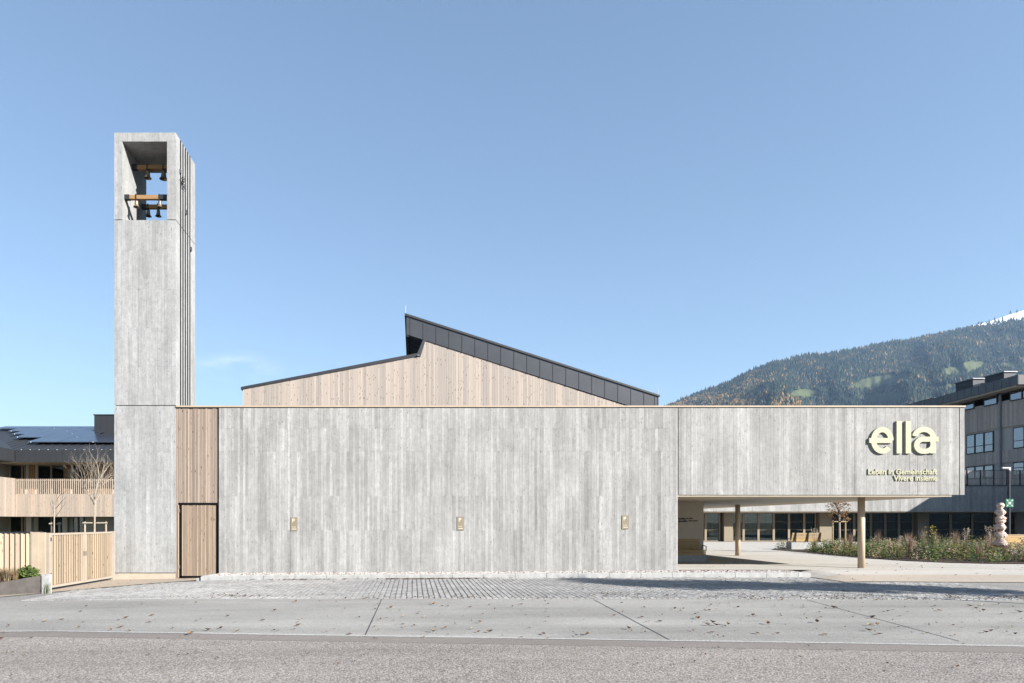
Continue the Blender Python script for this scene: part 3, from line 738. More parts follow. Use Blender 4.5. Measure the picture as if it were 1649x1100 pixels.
ribbon(a, ptsF((1497, 707.7)) + arc(1484, 717.4, 10.4, 9.7, 90, 270, 24) + ptsF((1488, 727)) + arc(1488, 716, 12, 11, 270, 335, 8), w * .97, yf - .004, yb)
a.build('letter', 'letter', ELLA, recalc=False)
def text_mesh(txt, x, z, y, height, width, ext, mat, parent, name, off=0.0, right=False):
    cu = bpy.data.curves.new(name, 'FONT'); cu.body = txt; cu.size = 1.0; cu.extrude = ext; cu.offset = off; cu.resolution_u = 3
    t = bpy.data.objects.new(name + '_curve', cu); COL.objects.link(t)
    dg_ = bpy.context.evaluated_depsgraph_get(); me = bpy.data.meshes.new_from_object(t.evaluated_get(dg_)); bpy.data.objects.remove(t); bpy.data.curves.remove(cu)
    co_ = np.zeros(len(me.vertices) * 3); me.vertices.foreach_get('co', co_); co_ = co_.reshape(-1, 3)
    w0, w1 = co_[:, 0].min(), co_[:, 0].max()
    sx = width / (w1 - w0); sz = height / 0.70
    out = np.stack([x + (co_[:, 0] - w0) * sx, y + co_[:, 2] * -1.0, z + co_[:, 1] * sz], 1)
    off_ = np.array(WL[parent.name]); out = out - off_
    me.vertices.foreach_set('co', out.ravel().astype(np.float32)); me.flip_normals()
    at_ = me.attributes.new('tone', 'FLOAT', 'FACE'); at_.data.foreach_set('value', np.ones(len(me.polygons), dtype=np.float32))
    me.materials.clear(); me.materials.append(MAT[mat])
    o = bpy.data.objects.new(name, me); COL.objects.link(o); o.parent = parent; return o
SUBT = thing('wall_lettering', (FX(1452), -.01, FZ(774)), 'two small lines of raised letters below the large letters', 'lettering')
text_mesh('Leben in Gemeinschaft', FX(1397), FZ(764), -.024, 8.6 / 48, (1508 - 1397) / 48, .018, 'letter', SUBT, 'text_line', .02)
text_mesh('Vivere insieme', FX(1438), FZ(774.2), -.024, 8.2 / 48, (1508 - 1438) / 48, .018, 'letter', SUBT, 'text_line', .02)
yw = 5.4
WT = thing('wall_lettering', (dX(1110, D + yw), yw, dZ(842, D + yw)), 'two dark lines of letters on the beige wall under the canopy', 'lettering')
d_ = D + yw
text_mesh('apelle', dX(1088, d_), dZ(836.6, d_), yw - .02, .075, (1104 - 1088) * d_ / F, .012, 'dark_letter', WT, 'text_line', .01)
for xa_, xb_ in ((1105.5, 1107.8), (1109.0, 1115.0)): B(dX(xa_, d_), dX(xb_, d_), yw - .02, yw - .004, dZ(835.6, d_), dZ(834.2, d_)).build('small_print', 'dark_letter', WT)
text_mesh('appella', dX(1087, d_), dZ(840.6, d_), yw - .02, .075, (1107 - 1087) * d_ / F, .012, 'dark_letter', WT, 'text_line', .01)
for xa_, xb_ in ((1108.5, 1115.2), (1116.4, 1123.5)): B(dX(xa_, d_), dX(xb_, d_), yw - .02, yw - .004, dZ(839.6, d_), dZ(838.2, d_)).build('small_print', 'dark_letter', WT)
for px, py, lab in ((468.2, 833, 'tan parking plaque nearest the timber door'), (736, 832, 'tan parking plaque in the middle of the concrete wall'), (1001.2, 830, 'tan parking plaque nearest the canopy')):
    r = thing('parking_sign', (FX(px + 5.5), 0, FZ(py + 22)), lab, 'sign', 'tan parking plaques on the concrete wall')
    B(FX(px), FX(px + 11), -.020, -.006, FZ(py + 22), FZ(py)).build('plate', 'sign_tan', r)
    text_mesh('P', FX(px + 2.6), FZ(py + 7.9), -.0225, 5.6 / 48, 4.2 / 48, .002, 'cream', r, 'letter', .02)
    for k, (aa, bb, zz, hh) in enumerate(((2.2, 4.0, 16.2, .9), (5.2, 8.0, 16.2, .9), (2.2, 9.3, 19.6, 1.1))):
        B(FX(px + aa), FX(px + bb), -.0235, -.0205, FZ(py + zz), FZ(py + zz - hh)).build('small_print', 'cream', r)

# ================================================================= house on the left, behind the gate
HY = 17.5; dh = D + HY; HW = HY + 1.9; dw_ = D + HW; HK = dh / 32.0
def hy(y): return HY + (y - 9.1) * HK
HXL = dX(24, dh); HXR = -13.0
HOU = thing('apartment_house', (-18, 24, -.3), 'low timber-clad house with dark solar roof behind the gate', 'house')
ze0, ze1 = dZ(744, dh), dZ(725, dh); RY = hy(16.2); zr = dZ(690, D + RY)
def hroof(y): return ze1 + (zr - ze1) * (y - HY) / (RY - HY)
B(HXL - 12, HXR, HW + .02, RY + 8, -.33, ze0 + .1).build('wall', 'white_plaster', HOU)
B(HXL - 12, HXL - 1.5, 1.0, HW + .02, -.33, ze0 + .1).build('side_wing_wall', 'white_plaster', HOU)
ROOF = MB()
ROOF.prism([(HY + .05, ze0 + .02), (HY + .05, ze1), (RY, zr), (RY + 9, ze1), (RY + 9, ze0 + .02)], HXL - 12, HXR, 'x')
ROOF.prism([(HXL - .05, ze0 + .021), (HXL - .05, ze1 - .003), (HXL - 7, zr - .02), (HXL - 13, ze1 - .003), (HXL - 13, ze0 + .021)], -1.0, HY + 3.0, 'y')
ROOF = ROOF.build('roof', 'dark_metal', HOU)
x = HXL + .02; i = 0
while x < HXR - .5:                                            # fascia sheets along the eave
    B(x + .004, x + .396, HY, HY + .049, ze0, ze1 + .02).build('fascia_panel', 'dark_metal', ROOF, recalc=False); x += .4
for k in range(8):
    B(HXL - .048, HXL, HY - .01 - (k + 1) * .4 + .004, HY - .01 - k * .4 - .004, ze0, ze1 + .02).build('fascia_panel', 'dark_metal', ROOF, recalc=False)
x = HXL - 2
while x < HXR:                                                 # standing seams
    MB().prism([(HY + .06, ze1 + .0), (RY, zr), (RY, zr + .045), (HY + .06, ze1 + .045)], x - .012, x + .012, 'x').build('standing_seam', 'dark_metal', ROOF); x += .53
B(HXL - 11, HXR, RY - .12, RY + .12, zr - .02, zr + .08).build('ridge_cap', 'fascia_metal', ROOF)
rows = [(10.55, 11.95, -18.9, 5), (12.0, 13.1, -20.4, 4), (13.12, 14.15, -21.2, 3), (14.17, 15.1, -22.0, 3), (15.12, 15.95, -23.2, 4)]
rows = [(hy(a), hy(b), c * HK, n) for a, b, c, n in rows]
for y0, y1_, xs_, n in rows:
    for k in range(n):
        xa = xs_ + k * 1.92; xb = xa + 1.89
        zA, zB = hroof(y0) + .20, hroof(y1_) + .20
        MB().hexa([(xa, y0, zA - .04), (xb, y0, zA - .04), (xb, y1_ - .02, zB - .04), (xa, y1_ - .02, zB - .04), (xa, y0, zA), (xb, y0, zA), (xb, y1_ - .02, zB), (xa, y1_ - .02, zB)]).build('solar_panel', 'solar', ROOF)
        for xx in ((xa + .25,) if k % 2 == 0 else ()):
            B(xx - .015, xx + .015, y0 - .03, y0 + .02, zA - .045, zA + .012).build('panel_clamp', 'white_paint', ROOF, recalc=False)
x = HXL + .3
while x < HXR - 1:
    B(x - .02, x + .02, HY + .12, HY + .16, ze1 + .0, ze1 + .065).build('snow_stop', 'white_paint', ROOF, recalc=False); x += .53
by = hy(14.0); bz = dZ(669, D + by); bx0 = dX(152, D + by); B(bx0, bx0 + 4.0, by, by + 2.4, 6.0, bz).build('roof_box', 'dark_metal', ROOF)
for k in range(9): B(bx0 + k * .44 + .004, bx0 + k * .44 + .436, by - .035, by - .002, 7.0, bz - .03).build('cladding_panel', 'dark_metal', ROOF, recalc=False)
B(bx0 - .05, bx0 + 4.05, by - .07, by + 2.45, bz + .002, bz + .07).build('roof_box_cap', 'dark_metal', ROOF)
B(HXL - 1.6, HXR, HY + .06, HW + .019, ze0 - .01, ze0 + .012).build('eave_soffit', 'soffit_beige', HOU)
# balcony with plank band and open slats above
bz0, bz1, bz2 = dZ(832, dh), dZ(796, dh), dZ(771, dh)
BAL = B(HXL - 1.5, HXR, HY + .20, HW + .01, bz0 + .06, bz0 + .35).build('balcony', 'beige_plaster', HOU)
q = random.Random(21); x = HXL
while x < HXR - .6:
    w = q.choice([.12, .145, .17]); B(x + .003, x + w - .003, HY + .08 - q.uniform(0, .012), HY + .12, bz0, bz1).build('plank', 'wood_balcony', BAL, recalc=False); x += w
x = HXL + .03
while x < HXR - .6:
    B(x, x + .048, HY + .09, HY + .12, bz1 + .002, bz2).build('slat', 'wood_balcony', BAL, recalc=False); x += .118
m = MB().box(HXL, HXR, HY + .125, HY + .16, bz2 - .10, bz2 - .04); m.box(HXL, HXR, HY + .125, HY + .16, bz1 - .05, bz1 + .03); m.box(HXL, HXR, HY + .13, HY + .18, bz0 + .02, bz1)
m.build('rail', 'wood_balcony', BAL)
y = HY + .1
while y > HY - 4:                                                    # return of the balcony towards the camera
    B(HXL - .05, HXL - .01, y - .13, y - .006, bz0, bz2 + .02).build('plank', 'wood_balcony', BAL, recalc=False); y -= .135
def opening(pxa, pxb, za, zb, parent, mullion=None, frame='frame_wood', y=HW, dd=None, back='room_dark'):
    d2 = D + y; xa, xb = dX(pxa, d2), dX(pxb, d2); fw = .055
    W = B(xa + .01, xb - .01, y + .004, y + .019, za + .01, zb - .01).build('window', back, parent, recalc=False)
    mm = MB(); mm.box(xa, xa + fw, y - .05, y + .003, za, zb); mm.box(xb - fw, xb, y - .05, y + .003, za, zb)
    mm.box(xa + fw, xb - fw, y - .049, y + .003, zb - fw, zb); mm.box(xa + fw, xb - fw, y - .049, y + .003, za, za + fw)
    if mullion: xm = dX(mullion, d2); mm.box(xm - .05, xm + .05, y - .052, y + .003, za + fw, zb - fw)
    mm.build('frame', frame, W, recalc=False)
    B(xa + fw, xb - fw, y - .030, y - .024, za + fw, zb - fw).build('pane', 'glass', W, recalc=False)
    return W
u0, u1 = bz0 + .36, ze0 - .03
for za, zb in ((u0, u1), (.0, bz0 + .04)):
    opening(17, 41, za, zb, HOU, 36, back='room_blind'); opening(61, 104.5, za, zb, HOU, 83); opening(118, 136, za, zb, HOU, 127, 'frame_dark')
for pa, pb_ in ((0, 6), (46, 56), (104.7, 113), (136.5, 182)):
    xa, xb = dX(pa, dw_), dX(pb_, dw_); k = max(1, int((xb - xa) / .10)); ww = (xb - xa) / k
    for i in range(k): B(xa + i * ww + .003, xa + (i + 1) * ww - .003, HW - .03 - (.008 if i % 2 else 0), HW + .018, u0, u1).build('plank', 'wood_house', HOU, recalc=False)
for pa in (46, 57.5, 103.5, 112.5): 
    B(dX(pa, dw_), dX(pa + 8, dw_), HW - .25, HW - .005, -.3, bz0 + .05).build('pillar', 'white_plaster', HOU, recalc=False) if pa in (46, 103.5) else None

# ================================================================= gate, fence, planter by the tower
gA = Vector((-10.17, -3.85)); gB = Vector((-10.0, -.12)); gd = (gB - gA).normalized(); gn = Vector((gd.y, -gd.x))
GZT, GZB = 1.335, -.20
def gbox(m, s0, s1, t0, t1, z0, z1, tone=1):
    P = lambda s, t, z: (*(gA + gd * s + gn * t), z)
    return m.hexa([P(s0,t0,z0),P(s1,t0,z0),P(s1,t1,z0),P(s0,t1,z0),P(s0,t0,z1),P(s1,t0,z1),P(s1,t1,z1),P(s0,t1,z1)], tone)
GL = (gB - gA).length
for lab, s0, s1, hx in (('left leaf of the pale timber slatted gate beside the tower', .03, GL * .5 - .012, 1), ('right leaf of the pale timber slatted gate, next to the tower', GL * .5 + .012, GL - .10, 0)):
    r = thing('gate', (*(gA + gd * (s0 + s1) * .5), -.28), lab, 'gate', 'leaves of the timber gate')
    m = MB(); fw = .075
    gbox(m, s0, s0 + fw, -.03, .03, GZB, GZT); gbox(m, s1 - fw, s1, -.03, .03, GZB, GZT)
    gbox(m, s0 + fw, s1 - fw, -.03, .03, GZT - .06, GZT); gbox(m, s0 + fw, s1 - fw, -.03, .03, GZB, GZB + .07)
    m.build('gate_frame', 'gate_beige', r)
    gbox(MB(), s0 + fw - .005, s1 - fw + .005, -.030, -.021, GZB + .072, GZT - .062).build('backing_board', 'wood_house', r)
    n = 13 if hx else 12; pw = (s1 - s0 - 2 * fw) / n
    for i in range(n):
        a = s0 + fw + i * pw
        P = lambda s, t, z: (*(gA + gd * s + gn * t), z)
        z0, z1 = GZB + .075, GZT - .065
        mm = MB().hexa([P(a+.014,.024,z0),P(a+pw-.010,.004,z0),P(a+pw-.012,-.016,z0),P(a+.012,.004,z0),P(a+.014,.024,z1),P(a+pw-.010,.004,z1),P(a+pw-.012,-.016,z1),P(a+.012,.004,z1)])
        mm.build('slat', 'wood_gate', r)
    if hx:
        for z in (GZT - .22, GZB + .32): gbox(MB(), s0 - .03, s0 + .03, .03, .06, z, z + .10).build('hinge', 'steel', r)
    gbox(MB(), (s0 + .03) if not hx else (s1 - .06), (s0 + .06) if not hx else (s1 - .03), .03, .045, .62, .76).build('lock', 'steel', r)
gp = MB(); gbox(gp, GL - .095, GL + .02, -.05, .05, -.32, GZT + .01); tag(gp.build('gate_post', 'gate_beige'), 'beige gate post against the tower corner', 'post')
gp = MB(); gbox(gp, -.06, .025, -.05, .05, -.32, GZT + .01); tag(gp.build('gate_post', 'gate_beige'), 'beige gate post at the outer end of the gate', 'post')
fy = -3.98; df = D + fy
r = thing('fence', (dX(25, df), fy, -.3), 'timber slat fence behind the steel planter at the left edge', 'fence')
for i in range(14):
    pc = 46.7 - i * 8.65; a = math.radians(28); hw = .062; xc = dX(pc, df); c_, s_ = math.cos(a) * hw, math.sin(a) * hw; t = .011
    MB().hexa([(xc-c_, fy-s_-t, -.12), (xc+c_, fy+s_-t, -.12), (xc+c_, fy+s_+t, -.12), (xc-c_, fy-s_+t, -.12), (xc-c_, fy-s_-t, dZ(859, df)), (xc+c_, fy+s_-t, dZ(859, df)), (xc+c_, fy+s_+t, dZ(859, df)), (xc-c_, fy-s_+t, dZ(859, df))]).build('slat', 'wood_gate', r)
B(dX(-80, df), dX(51, df), fy - .03, fy + .03, dZ(858.8, df), dZ(856.6, df)).build('top_rail', 'dark_steel', r)
B(dX(-80, df), dX(51, df), fy - .03, fy + .03, -.17, -.12).build('bottom_rail', 'dark_steel', r)
m = MB().box(dX(52, df), dX(63, df), fy - .05, fy + .02, -.3, dZ(857, df)); m.box(dX(63.3, df), dX(73, df), fy - .02, fy + .05, -.3, dZ(857.5, df)); m.box(dX(50.2, df), dX(51.8, df), fy - .04, fy + .03, -.3, dZ(856.5, df))
m.build('end_panel', 'beige_paint', r)
tag(B(dX(67, 18.5), dX(78.5, 18.5) , 18.5 - D, 18.5 - D + .16, -.34, dZ(925, 18.5)).build('concrete_block', 'concrete_plain'), 'small pale concrete block at the planter end', 'block')
PLR = thing('planter', (-11.5, -4.6, -.3), 'dark raw steel planter edge before the timber fence', 'planter')
pA = Vector((dX(67, 18.55), 18.55 - D)); pB = Vector((dX(0, 17.9), 17.9 - D)); pC = Vector((-14.5, -6.4))
zt = [.20, .06, -.12]
m = MB()
for (p0, za), (p1, zb_) in zip(((pA, zt[0]), (pB, zt[1])), ((pB, zt[1]), (pC, zt[2]))):
    m.hexa([(p0.x, p0.y, -.34), (p1.x, p1.y, -.34), (p1.x, p1.y + .012, -.34), (p0.x, p0.y + .012, -.34), (p0.x, p0.y, za), (p1.x, p1.y, zb_), (p1.x, p1.y + .012, zb_), (p0.x, p0.y + .012, za)])
m.build('steel_edge', 'raw_steel', PLR)
m = MB().add([(pA.x, pA.y + .02, .14), (pB.x, pB.y + .02, .0), (pC.x, pC.y + .02, -.18), (-14.5, -3.8, -.02), (pA.x, -3.8, .12)], [(0, 1, 2, 3, 4)]); m.build('soil', 'soil', PLR, recalc=False)

# ---------------------------------------------------------------- planting helpers
def leaf(m, p, s, q, tone, up=0.3, asp=.5):
    d = Vector((q.gauss(0, 1), q.gauss(0, 1), q.gauss(up, .7))).normalized(); e_ = d.orthogonal().normalized()
    e_ = (e_ * math.cos(q.uniform(0, 6.3)) + d.cross(e_) * math.sin(q.uniform(0, 6.3))).normalized() if False else e_
    a = p; b = p + d * s * .5 + e_ * s * asp * .5; c = p + d * s; f = p + d * s * .5 - e_ * s * asp * .5
    m.quad(a, b, c, f, tone)
def blades(m, p, n, h, spread, q, t0, t1, w=.006):
    for i in range(n):
        a = q.uniform(0, 6.3); s = spread * q.uniform(.2, 1); hh = h * q.uniform(.6, 1)
        b0 = p + Vector((q.gauss(0, .04), q.gauss(0, .04), 0)); m1 = b0 + Vector((math.cos(a) * s * .35, math.sin(a) * s * .35, hh * .65)); e_ = b0 + Vector((math.cos(a) * s, math.sin(a) * s, hh))
        sd = Vector((-math.sin(a), math.cos(a), 0)) * w; t = q.uniform(t0, t1)
        m.quad(b0 - sd, b0 + sd, m1 + sd * .8, m1 - sd * .8, t); m.add([m1 - sd * .8, m1 + sd * .8, e_], [(0, 1, 2)], t)
q = random.Random(77)
m = MB()
for i in range(900):
    a = q.uniform(0, 6.3); rr_ = .22 * q.random() ** .5; x = dX(47, 18.9) + rr_ * math.cos(a) * 1.3; y = 18.9 - D + rr_ * math.sin(a); leaf(m, Vector((x, y, .13 + q.random() * .34 * (1 - rr_ * 2.2))), q.uniform(.05, .11), q, q.uniform(.12, .45), .4, .6)
tag(m.build('leafy_plant', 'foliage', recalc=False), 'bright green leafy plant in the steel planter by the gate', 'plant')
m = MB()
for i in range(7): blades(m, Vector((dX(-6 + i * 5.5, 18.7), 18.7 - D + q.uniform(-.1, .25), .02)), 70, .42, .22, q, .62, .95)
tag(m.build('dry_grass_clump', 'foliage', recalc=False), 'dry straw coloured grasses in the planter at the left edge', 'grass')
m = MB(); blades(m, Vector((dX(74, 18.4), 18.45 - D, -.28)), 26, .36, .09, q, .3, .5, .004)
tag(m.build('grass_tuft', 'foliage', recalc=False), 'thin green grass tuft in front of the concrete block', 'grass')
m = MB()
for i in range(2600):                                            # garden shrubs behind the fence
    x = q.uniform(-13.5, -10.6); y = q.uniform(-3.0, -1.6); leaf(m, Vector((x, y, -.25 + q.random() ** 1.4 * (1.0 + .4 * noise.noise((x * 2, y, 0))))), q.uniform(.06, .12), q, q.uniform(.05, .5) if q.random() < .85 else .82, .3, .55)
tag(m.build('garden_shrubs', 'foliage', recalc=False), 'green garden shrubs seen between the fence slats', None, None, 'stuff')

# ---------------------------------------------------------------- trees
def branch(m, p, d, r, ln_, depth, q, tips, spread=.55, upb=.25, taper=.7, n=6):
    segs = 3 if depth > 1 else 2
    for i in range(segs):
        d = (d + Vector((q.gauss(0, .10), q.gauss(0, .10), q.gauss(upb * .2, .06)))).normalized()
        p2 = p + d * ln_ / segs; r2 = r * (1 - (1 - taper) / segs); m.tube(p, p2, r, r2, n if r > .012 else 4, caps=False); p, r = p2, r2
        if depth > 0 and i < segs - 1 and q.random() < .8:
            t = q.uniform(0, 6.3); s_ = d.orthogonal().normalized(); s_ = s_ * math.cos(t) + d.cross(s_) * math.sin(t)
            branch(m, p, (d * .75 + s_ * spread + Vector((0, 0, upb))).normalized(), r * .55, ln_ * .68, depth - 1, q, tips, spread, upb, taper, n)
    tips.append(p)
    if depth > 0:
        for k in range(2 if q.random() < .6 else 3):
            t = q.uniform(0, 6.3); s_ = d.orthogonal().normalized(); s_ = s_ * math.cos(t) + d.cross(s_) * math.sin(t)
            branch(m, p, (d + s_ * spread).normalized(), r * .68, ln_ * q.uniform(.6, .8), depth - 1, q, tips, spread, upb, taper, n)
def stake_frame(x, y, zb, zt_, half, label, mat='stake_wood', r_=.04, cross=True):
    r = thing('tree_stakes', (x, y, zb), label, 'stakes')
    for s in (-1, 1): MB().tube((x + s * half, y + .06, zb), (x + s * half, y + .06, zt_), r_, r_ * .9, 8).build('stake', mat, r)
    MB().tube((x - half - .08, y + .02, zt_ - .07), (x + half + .08, y + .02, zt_ - .07), r_ * .8, n=8).build('crossbar', mat, r)
    MB().tube((x - .05, y + .0, zt_ - .1), (x + .06, y + .0, zt_ - .02), .045, n=8).build('tie', 'black', r)
    return r
# bare young tree left of the tower
q = random.Random(14); tx, ty = dX(152, 33.6), 33.6 - D
T = thing('bare_tree', (tx, ty, -.3), 'bare young tree with many thin upright branches beside the tower', 'tree')
m = MB(); tips = []
m.tube((tx, ty, -.32), (tx + .02, ty, 2.75), .055, .036, 8, caps=False); m.build('trunk', 'bark_light', T)
m = MB()
for k in range(7):
    z = 2.28 + .1 * k; a = k * 2.4
    branch(m, Vector((tx + .02, ty, min(z, 2.73))), Vector((math.cos(a) * .8, math.sin(a) * .8, 1.0)).normalized(), .018, 1.05, 3, q, tips, .55, .26)
branch(m, Vector((tx + .02, ty, 2.73)), Vector((0, 0, 1)), .030, 1.05, 3, q, tips, .42, .3)
m.build('crown', 'bark_light', T)
stake_frame(tx, ty + .05, -.3, dZ(840, 33.6), .52, 'pale timber stakes holding the bare tree beside the tower', 'bark_light', .05)
tx2 = dX(87, 25.5); ty2 = 25.5 - D
T = thing('bare_sapling', (tx2, ty2, -.3), 'thin bare sapling between stakes behind the gate', 'tree')
MB().tube((tx2, ty2, -.3), (tx2 + .01, ty2, 2.3), .03, .018, 6).build('trunk', 'bark_light', T)
m = MB(); tips = []
for k in range(6): branch(m, Vector((tx2, ty2, 1.8 + .1 * k)), Vector((math.cos(k * 2.4) * .7, math.sin(k * 2.4) * .7, 1)).normalized(), .011, .45, 1, q, tips, .5, .3)
m.build('crown', 'bark_light', T)
stake_frame(tx2, ty2 + .06, -.3, 1.66, .14, 'pair of close pale stakes around the bare sapling', 'bark_light', .04)

# ================================================================= courtyard: back building
PY = 33.0; dp = D + PY
POD = thing('courtyard_building', (32, PY + 4, 0), 'long low building with glazed ground floor and concrete band across the courtyard', 'building')
pz0, pz1, pz2 = dZ(823.5, dp), dZ(783, dp), dZ(757, dp)
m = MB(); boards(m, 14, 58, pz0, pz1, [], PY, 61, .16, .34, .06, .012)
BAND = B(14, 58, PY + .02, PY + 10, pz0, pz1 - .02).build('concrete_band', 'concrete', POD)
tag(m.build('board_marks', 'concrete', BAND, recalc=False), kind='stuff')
B(14, 58, PY - .03, PY + .35, pz1 + .003, pz1 + .07).build('coping', 'dark_metal', POD)
B(14, 58, PY + .05, PY + 9.9, pz0 - .06, pz0 - .004).build('soffit', 'soffit_beige', POD)
B(14, 58, PY + 4.0, PY + 10, .05, pz0 - .07).build('back_wall', 'room_dark', POD)
wy = PY + 1.9; dwn = D + wy
def wx(px): return dX(px, dwn)
wz0, wz1 = .07, pz0 - .065
B(14, 58, wy - .1, wy + .12, .03, .07).build('threshold', 'frame_dark', POD)
for pa, pb_ in ((1163, 1177), (1316, 1335.5), (1473, 1491)):
    B(wx(pa), wx(pb_), wy - .35, wy + .3, .07, wz1).build('pillar', 'sign_tan', POD)
mull = [1100, 1120, 1136, 1159.5, 1178.5, 1197, 1221, 1245.5, 1270, 1294.5, 1313.5, 1337, 1375, 1402, 1425, 1447, 1470, 1493, 1530, 1565, 1600, 1635, 1670]
gaps = {(1159.5, 1178.5), (1313.5, 1337), (1470, 1493)}
for pa, pb_ in zip(mull[:-1], mull[1:]):
    if (pa, pb_) in gaps: continue
    xa, xb = wx(pa), wx(pb_); fw = .09
    W = MB(); W.box(xa + .002, xa + fw, wy - .06, wy + .06, wz0, wz1); W.box(xb - fw, xb - .002, wy - .06, wy + .06, wz0, wz1)
    W.box(xa + fw, xb - fw, wy - .058, wy + .058, wz1 - .09, wz1); W.box(xa + fw, xb - fw, wy - .058, wy + .058, wz0, wz0 + .06)
    W = W.build('window', 'frame_wood' if pa < 1440 else 'frame_wood', POD, recalc=False)
    B(xa + fw, xb - fw, wy - .010, wy + .004, wz0 + .06, wz1 - .09).build('pane', 'glass', W, recalc=False)
    for zz in (1.05, 1.72):
        s_ = MB(); n = 12; ph = R.uniform(0, 6)
        for i in range(n):
            u, v_ = xa + fw + (xb - xa - 2*fw) * i / n, xa + fw + (xb - xa - 2*fw) * (i + 1) / n
            f_ = lambda t: zz + .035 * math.sin(t * 3.1 + ph)
            s_.quad((u, wy - .014, f_(u) - .012), (v_, wy - .014, f_(v_) - .012), (v_, wy - .014, f_(v_) + .012), (u, wy - .014, f_(u) + .012))
        s_.build('glass_marking', 'sign_tan', W, recalc=False)
    cu = MB(); n = 36
    lo = wz0 + .03
    for i in range(n):
        u, v_ = xa + .05 + (xb - xa - .1) * i / n, xa + .05 + (xb - xa - .1) * (i + 1) / n
        g_ = lambda k: wy + .35 + (.05 if k % 2 else -.05)
        cu.quad((u, g_(i), lo), (v_, g_(i + 1), lo), (v_, g_(i + 1), wz1), (u, g_(i), wz1), R.uniform(.7, 1.2))
    if pa < 1440: cu.build('curtain', 'curtain', W, recalc=False)
# terrace railing on the band
r = thing('terrace_railing', (48, PY, pz1), 'dark slatted terrace railing on top of the concrete band', 'railing')
x = 40.0; i = 0
while x < 53:
    B(x, x + .05, PY + .10, PY + .14, pz1 + .10, pz2 - .03).build('slat', 'wood_grey', r, recalc=False); x += .12
for k in range(13): B(40 + k * 1.08, 40.05 + k * 1.08, PY + .03, PY + .095, pz1 + .07, pz2).build('post', 'dark_steel', r, recalc=False)
for z in (pz2 - .06, pz1 + .62, pz1 + .14): B(40, 53, PY + .145, PY + .18, z, z + .05).build('rail', 'dark_steel', r, recalc=False)

# ================================================================= apartment wing on the right, seen obliquely
WX = 51.0
WING = thing('apartment_wing', (56, 44, 0), 'tall shaded apartment wing with timber bands and dark roof edge', 'building')
def wz(py): return dZ(py, 57.0 )          # heights measured where the face leaves the frame
YA, YB = PY + .6, 60.0
def wyp(px): return WX * F / (px - 665.0) - D
B(WX + .05, 66, YA, YB, 0, dZ(634, 55.7)).build('wall', 'render_grey', WING)
B(WX + .05, 66, -4, YA - .02, 0, 9.15).build('front_block', 'render_grey', WING)
q = random.Random(31)
for za, zb in ((wz(683), wz(643)), (wz(742), wz(722))):
    BD = B(WX - .02, WX + .049, YA, YB, za, zb).build('timber_band', 'wood_grey', WING)
    y = YA
    while y < wyp(1475):
        w = q.choice([.18, .22, .26]); B(WX - .05 - q.uniform(0, .02), WX - .021, y + .004, y + w - .004, za - .02, zb).build('plank', 'wood_grey', BD, recalc=False); y += w
def wr(py): return dZ(py, 55.7)
def wd(y): return -.03 * (y - YA)
def wslab(x0, x1, y0, y1, z0, z1): return MB().hexa([(x0,y0,z0+wd(y0)),(x1,y0,z0+wd(y0)),(x1,y1,z0+wd(y1)),(x0,y1,z0+wd(y1)),(x0,y0,z1+wd(y0)),(x1,y0,z1+wd(y0)),(x1,y1,z1+wd(y1)),(x0,y1,z1+wd(y1))])
RF = wslab(WX - 1.15, 66, YA - .3, YB + 1, wr(617), wr(601) - .02).build('roof', 'dark_metal', WING)
wslab(WX - 1.10, WX + .04, YA, YB, wr(619.5), wr(617) - .003).build('eave_soffit', 'soffit_beige', WING)
y = YA - .3
while y < YB - 8:
    wslab(WX - 1.19, WX - 1.151, y + .012, y + .77, wr(617.3), wr(601)).build('fascia_panel', 'fascia_metal', RF, recalc=False); y += .79
for ya, yb, xx, z1 in ((39.9, 41.9, WX + .5, 14.85), (36.6, 38.6, WX + .5, 14.75)):
    B(xx, xx + 1.0, ya, yb, 13.2, z1).build('roof_box', 'dark_steel', RF, recalc=False)
    B(xx - .1, xx + 1.1, ya - .12, yb + .1, z1 + .002, z1 + .07).build('roof_box_cap', 'steel', RF, recalc=False)
    B(xx + .02, xx + 1.4, ya - .9, ya - .004, 13.2, z1 - .55).build('roof_box', 'render_grey', RF, recalc=False)
wslab(WX - .2, WX + .5, 43.7, 47.5, wr(601), wr(601) + .35).build('roof_upstand', 'dark_metal', RF)
for k in range(5): B(WX + .2, WX + 2.4, 35 + k * 4.2, 38.8 + k * 4.2, wr(601), wr(601) + .2).build('solar_panel', 'solar', RF, recalc=False) if k in (0, 3, 4) else None
def wing_window(pxa, pxb, za, zb, n):
    y1_, y0 = wyp(pxa), wyp(pxb)
    W = MB(); W.box(WX + .02, WX + .048, y0, y1_, za, zb); W = W.build('window', 'frame_dark', WING, recalc=False)
    step = (y1_ - y0) / n
    for i in range(n):
        a, b = y0 + i * step + .08, y0 + (i + 1) * step - .08
        m = MB(); m.box(WX - .035, WX + .019, a - .05, a, za + .03, zb - .03); m.box(WX - .035, WX + .019, b, b + .05, za + .03, zb - .03)
        m.box(WX - .034, WX + .019, a, b, zb - .09, zb - .03); m.box(WX - .034, WX + .019, a, b, za + .03, za + .09); m.box(WX - .034, WX + .019, a, b, za + .62, za + .68)
        m.build('frame', 'frame_dark', W, recalc=False)
        B(WX - .012, WX + .0, a, b, za + .09, za + .62).build('pane', 'glass_coated', W, recalc=False)
        B(WX - .012, WX + .0, a, b, za + .68, zb - .09).build('pane', 'glass_coated', W, recalc=False)
wing_window(1556, 1600, wz(721), wz(686), 3); wing_window(1631, 1690, wz(721), wz(686), 3)
wing_window(1556, 1600, wz(765), wz(743), 3); wing_window(1631, 1690, wz(765), wz(743), 3)
